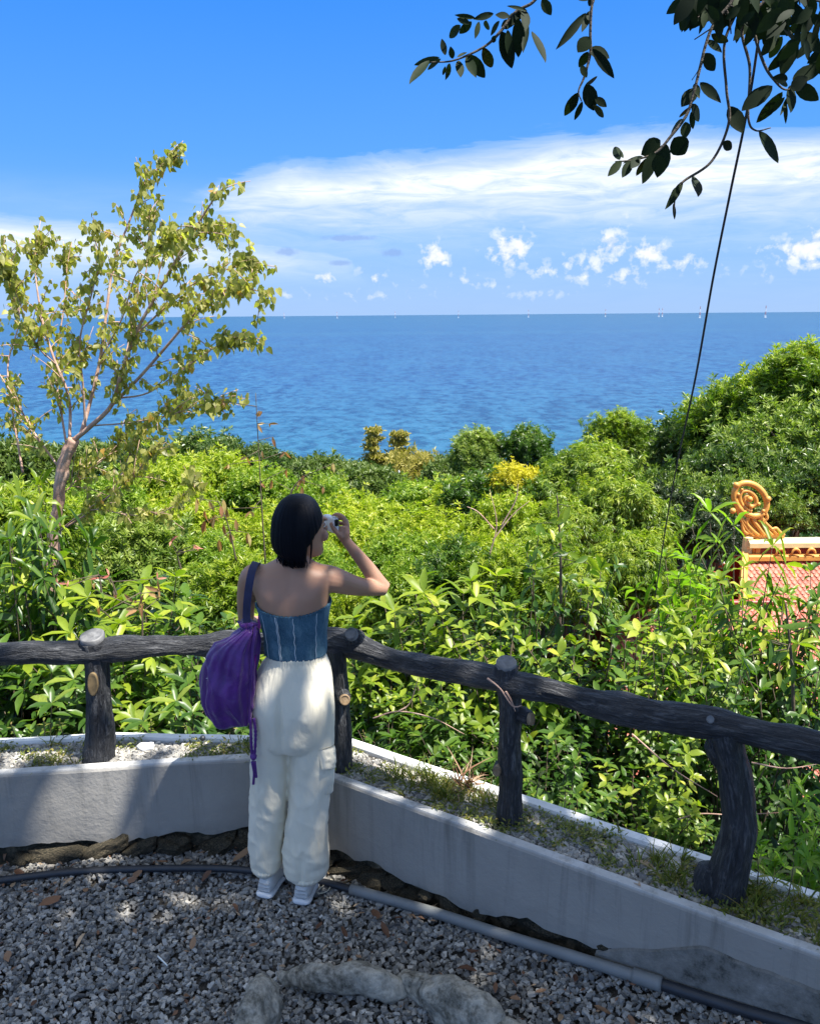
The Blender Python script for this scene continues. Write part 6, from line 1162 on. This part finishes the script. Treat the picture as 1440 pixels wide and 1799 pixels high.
D = .0050*A*(.5+.7*legm)+.0015*B*(.3+.8*legm)+.0028*np.clip(Cc, 0, 1)**2*(.15+legm)+.0035*(1-np.abs(vnoise(np.c_[V[:, 0]*17+zc*9, V[:, 1]*9, zc*7-V[:, 0]*9], 84))*3).clip(0, 1)*(.3+legm)+.004*np.sin(ang*46+3*vnoise(np.c_[ang*3, zc*6, zc*0], 5))*gath+.0035*vnoise(np.c_[V[:, 0]*14, V[:, 1]*14, zc*50], 81)*cuff
crease = np.exp(-((V[:, 0]-at(509, 1240, 2.82)[0]-.02*np.sin(zc*6))/.012)**2)*(V[:, 1] < 2.8)*np.exp(-((zc-.80)/.13)**2); D = D-.016*crease
cheek = (np.exp(-(((V[:, 0]-at(478, 1240, 2.82)[0])/.05)**2+((zc-.83)/.07)**2))+np.exp(-(((V[:, 0]-at(546, 1240, 2.82)[0])/.05)**2+((zc-.83)/.07)**2)))*(V[:, 1] < 2.8); D = D+.016*cheek
V = V+N*D[:, None]; setco(me, V-W0); me.materials.append(M_linen); tro = obj('trousers', me, None, woman)
wb = ring_loft(sil([(1142, 472, 569), (1145, 470, 571), (1152, 469.5, 571.5), (1160, 469, 572), (1164, 471, 571)], 2.82, [.088, .0925, .0935, .0945, .092]), 240, 26, 2.2, True, lambda th, z, t: 1+.014*np.sin(th*70+2*np.sin(th*3))); obj('waistband', mesh_from('waistband', wb[0]-W0, wb[1]), M_linen, tro)
# back crease stitch lines and cargo pocket
def patch(pts, th_, mt, nm, parent, bul=.0):
    """a soft sewn-on pocket: a grid between four corners, bulged outwards and closed behind"""
    a, b, c, d = map(np.array, pts); n = norm(np.cross(b-a, d-a)[None])[0]; n = n if n[1] < 0 else -n; G = 16; V = []
    for s_ in (1, 0):
        for i in range(G):
            for j in range(G):
                u_, v_ = i/(G-1), j/(G-1); p = (a*(1-u_)+b*u_)*(1-v_)+(d*(1-u_)+c*u_)*v_; e_ = (4*u_*(1-u_))**.35*(4*v_*(1-v_))**.35; w_ = .005*vnoise(np.array([[u_*5, v_*6, 3.]]), 9)[0]*e_; V.append(p+n*(s_*(th_*e_+bul*math.sin(math.pi*u_)+w_)-(1-s_)*.012))
    q = lambda s_, i, j: s_*G*G+i*G+j; F = []
    for s_ in (0, 1):
        for i in range(G-1):
            for j in range(G-1): F.append([q(s_, i, j), q(s_, i+1, j), q(s_, i+1, j+1), q(s_, i, j+1)])
    for i in range(G-1):
        for (x1, y1, x2, y2) in ((i, 0, i+1, 0), (i, G-1, i+1, G-1), (0, i, 0, i+1), (G-1, i, G-1, i+1)): F.append([q(0, x1, y1), q(0, x2, y2), q(1, x2, y2), q(1, x1, y1)])
    return obj(nm, mesh_from(nm, np.array(V)-W0, [np.array(F)]), mt, parent)
patch([at(556, 1330, 2.735), at(585, 1318, 2.82), at(584, 1392, 2.82), at(555, 1402, 2.735)], .016, M_linen, 'cargo_pocket', tro, .010); patch([at(563, 1318, 2.728), at(587, 1308, 2.80), at(588, 1348, 2.80), at(570, 1354, 2.722)], .008, M_linen, 'pocket_flap', tro, .016)
cf = [ring_loft(sil([(1514, 441, 493), (1519, 442, 492), (1524, 446, 489), (1527, 449, 487)], 2.835, [.07, .074, .066, .058]), 90, 14, 2., True, lambda th, z, t: 1+.03*np.sin(th*26)), ring_loft(sil([(1528, 505, 573), (1533, 506, 571), (1538, 509, 567), (1541, 513, 564)], 2.79, [.07, .074, .066, .058]), 90, 14, 2., True, lambda th, z, t: 1+.03*np.sin(th*26))]
for c_ in cf: obj('cuff', mesh_from('cuff', c_[0]-W0, c_[1]), M_linen, tro)
# ---- sneakers
def sneaker(hx, hy, yw):
    d = np.array([math.sin(yw), math.cos(yw), 0]); s = np.array([math.cos(yw), -math.sin(yw), 0]); H = np.array([hx, hy, 0.]); sh = empty('sneaker', H-W0); sh.parent = woman
    def body(rows, nm, mt, k=36, expo=2.4, n=50):
        A = np.array(rows, float); A = np.stack([catmull(np.c_[A[:, c], A[:, c], A[:, c]], n)[:, 0] for c in range(4)], 1); th = np.arange(k)*2*math.pi/k; V = []
        for t_, hw, z0, z1 in A:
            c, s_ = np.cos(th), np.sin(th); x = hw*np.sign(c)*np.abs(c)**(2/expo); z = (z0+z1)/2+(z1-z0)/2*np.sign(s_)*np.abs(s_)**(2/expo); x = x*(1-.22*np.clip((z-.045)/.05, 0, 1)); V.append(np.outer(np.full(k, t_), d)+np.outer(x, s)+np.outer(z, [0, 0, 1]))
        V = np.vstack(V); m = len(A); i = np.arange(m-1)[:, None]*k; j = np.arange(k)[None]; j2 = (j+1) % k; b = len(V); V = np.vstack([V, V[:k].mean(0), V[-k:].mean(0)]); jj = np.arange(k)
        return obj(nm, mesh_from(nm, V, [np.stack([i+j, i+k+j, i+k+j2, i+j2], -1).reshape(-1, 4), np.vstack([np.stack([np.full(k, b), jj, (jj+1) % k], -1), np.stack([np.full(k, b+1), (m-1)*k+(jj+1) % k, (m-1)*k+jj], -1)])]), mt, sh)
    body([(-.004, .022, .018, .022), (0, .030, .012, .030), (.02, .038, .008, .034), (.09, .036, .008, .032), (.17, .045, .008, .030), (.22, .040, .010, .030), (.245, .024, .014, .026), (.250, .010, .018, .022)], 'sole', M_plastic)
    body([(.006, .022, .03, .060), (.012, .028, .028, .080), (.035, .035, .026, .096), (.075, .036, .026, .098), (.12, .038, .024, .080), (.17, .042, .024, .062), (.215, .036, .024, .048), (.238, .018, .026, .036)], 'upper', M_shoe)
    for z0, z1, hw in ((.038, .043, .0325), (.054, .058, .0315), (.069, .072, .0290)): body([(.004, hw*.75, z0, z1), (.012, hw*.92, z0, z1), (.04, hw*1.04, z0, z1+.002), (.085, hw*1.06, z0+.004, z1+.006)], 'stripe', M_shoeg, 24, 2.2, 20)
    V, F, _ = tube([H+d*.03+s*-.02+[0, 0, .098], H+d*.012+[0, 0, .094], H+d*.03+s*.02+[0, 0, .098]], [.006]*3, 12, 8); obj('heel_tab', mesh_from('heel_tab', V-H, F), M_shoeg, sh)
    return sh, H, d, s
sL = on(463, 1583, 0); sR = on(528, 1595, 0)
sneaker(sL[0], sL[1], .30); s2, H2, d2, ss2 = sneaker(sR[0], sR[1], .22)
lp = [at(560, 1563, 2.80), at(575, 1558, 2.84), at(583, 1566, 2.86), at(578, 1577, 2.80), at(566, 1580, 2.78), at(558, 1572, 2.78)]; V, F, _ = tube([np.array([p[0], p[1], max(p[2], .022)]) for p in lp], [.0022]*6, 40, 6); obj('lace', mesh_from('lace', V-H2, F), M_lace, s2)
for sx_h in (sL, sR):
    pass
# ankles: dark sock between cuff and shoe
for (hx, hy, _), sh in ((sL, 0), (sR, 1)): V, F, _ = tube([(hx+.012, hy+.055, .08), (hx+.008, hy+.055, .17)], [.033, .036], 8, 18); obj('sock', mesh_from('sock', V-W0, F), M_shoe, woman)
# thin dark cord at the nape
V, F, _ = tube([at(490, 976, 2.80), at(497, 984, 2.785), at(508, 987, 2.778)], [.0018]*3, 12, 5); obj('necklace', mesh_from('necklace', V-W0, F), M_navy, woman)

# ------------------------------------------------------------------ small camera in the raised hand
cc = at(581, 920, 2.965); camr = empty('compact_camera', cc, 'small white camera with a dark lens held up to the eye', 'camera'); ax, ay, az_ = sd, np.array([0, 0, 1.]), fw
def rbox(c, s, mt, nm, par, o, bev=.2):
    v = IV3.copy(); v = np.sign(v)*np.abs(v)**.28; v = v/np.max(np.abs(v))*np.array(s)/2; V = c+v[:, :1]*ax+v[:, 1:2]*az_+v[:, 2:]*ay; return obj(nm, mesh_from(nm, V-o, [IF3]), mt, par)
rbox(cc, (.088, .024, .060), M_plastic, 'camera_body', camr, cc); rbox(cc+az_*.016+ax*.005, (.040, .014, .040), M_black, 'lens', camr, cc); rbox(cc+ax*.030-az_*.002+ay*.032, (.012, .010, .006), M_plastic, 'shutter_button', camr, cc)
rbox(cc+ax*.0425+ay*.012, (.006, .016, .026), M_black, 'grip', camr, cc)

# ------------------------------------------------------------------ purple drawstring bag on the left shoulder
bc = at(404, 1200, 2.76); bag = empty('drawstring_bag', bc, 'purple satin drawstring backpack hanging from the left shoulder', 'bag')
def bagfn(th, z, t):
    pl_ = np.interp(t, [0, .1, .55, .8, .92, 1], [.07, .05, .05, .11, .20, .24]); return 1+pl_*np.sin(th*9+1.5*np.sin(th*2))+.5*pl_*np.sin(th*17+1)+.035*np.sin(th*4+z*30)+.02*np.sin(th*3-z*40)
BR = [(1268, 392, 430), (1264, 378, 443), (1252, 370, 445), (1230, 361, 446), (1203, 356, 446), (1175, 357, 446), (1150, 366, 446), (1132, 382, 446), (1118, 405, 446), (1110, 419, 446), (1105, 424, 443), (1100, 421, 445), (1096, 420, 446)]
V, F, _ = ring_loft(sil(BR, 2.765, [.03, .055, .065, .078, .082, .078, .068, .055, .04, .028, .020, .024, .022]), 200, 130, 2.15, True, bagfn)
nn = .009*(1-np.abs(vnoise(np.c_[V[:, 0]*20+V[:, 2]*6, V[:, 1]*16, V[:, 2]*7], 91))*2.5).clip(0, 1)+.006*fbm(V*[14, 14, 10], 4, 33)+.010*fbm(np.c_[V[:, 0]*10+V[:, 2]*8, V[:, 1]*8, V[:, 2]*5], 2, 37); ctr = V.mean(0); V = V+norm((V-ctr)*[1, 1, .3])*nn[:, None]; obj('pouch', mesh_from('pouch', V-bc, F), M_bag, bag)
def strap(pts, w, t, mt, nm, par=bag, n=60, updir=(1, 0, 0)):
    P = catmull(pts, n); T, A, B = frames(P, updir); V = []
    for a_, b_ in ((-1, -1), (1, -1), (1, 1), (-1, 1)): V.append(P+A*a_*w/2+B*b_*t/2)
    V = np.stack(V, 1).reshape(-1, 3); i = np.arange(n-1)[:, None]*4; j = np.arange(4)[None]; j2 = (j+1) % 4; return obj(nm, mesh_from(nm, V-bc, [np.stack([i+j, i+j2, i+4+j2, i+4+j], -1).reshape(-1, 4), np.array([[3, 2, 1, 0]]), np.array([[(n-1)*4+q for q in range(4)]])], False), mt, par)
strap([at(436, 1108, 2.752), at(433, 1080, 2.750), at(436, 1040, 2.742), at(441, 1010, 2.755), at(446, 994, 2.785), at(451, 988, 2.83), at(452, 998, 2.89), at(452, 1030, 2.925), at(458, 1068, 2.93)], .027, .003, M_navy, 'strap')
strap([at(457, 1070, 2.925), at(455, 1095, 2.86), at(451, 1130, 2.79), at(446, 1170, 2.745), at(443, 1215, 2.735)], .012, .003, M_magenta, 'side_strap')
strap([at(449, 1100, 2.735), at(444, 1140, 2.722), at(440, 1200, 2.712), at(437, 1270, 2.712)], .008, .003, M_bag, 'side_strap')
for l in ([(440, 1262, 2.715), (441, 1300, 2.712), (443, 1328, 2.712)], [(446, 1262, 2.715), (449, 1290, 2.712), (447, 1328, 2.712)]): V, F, _ = tube([at(*p) for p in l], [.0055]*3, 20, 7, lambda q: .0012*np.sin(q[:, 2]*400)); obj('cord', mesh_from('cord', V-bc, F), M_bag, bag)
v = IV3*[.013, .011, .016]; v = v*(1+.25*fbm(v*90, 2, 3))[:, None]; obj('knot', mesh_from('knot', v+at(445, 1330, 2.710)-bc, [IF3]), M_bag, bag)
for l in ([(443, 1338, 2.71), (446, 1358, 2.708), (445, 1378, 2.708)], [(447, 1338, 2.71), (449, 1352, 2.708), (450, 1366, 2.708)]): V, F, _ = tube([at(*p) for p in l], [.006, .0045, .0055], 20, 7); obj('cord', mesh_from('cord', V-bc, F), M_bag, bag)
v = IV3*[.026, .020, .010]; obj('cinch', mesh_from('cinch', v*(1+.2*fbm(v*60, 2, 5))[:, None]+at(434, 1106, 2.762)-bc, [IF3]), M_navy, bag)
# small pale emblem printed on the pouch: a scribbled star of strokes
st_ = []
for a, b in (((366, 1184), (375, 1198)), ((374, 1183), (366, 1199)), ((362, 1192), (377, 1190)), ((369, 1182), (371, 1197)), ((371, 1193), (376, 1200))): st_.append(tube([at(*a, 2.712), at((a[0]+b[0])/2+.6, (a[1]+b[1])/2, 2.709), at(*b, 2.712)], [.0011, .0013, .0009], 8, 5))
V, F, _ = join(st_); obj('emblem', mesh_from('emblem', V-bc, F), M_plastic, bag)
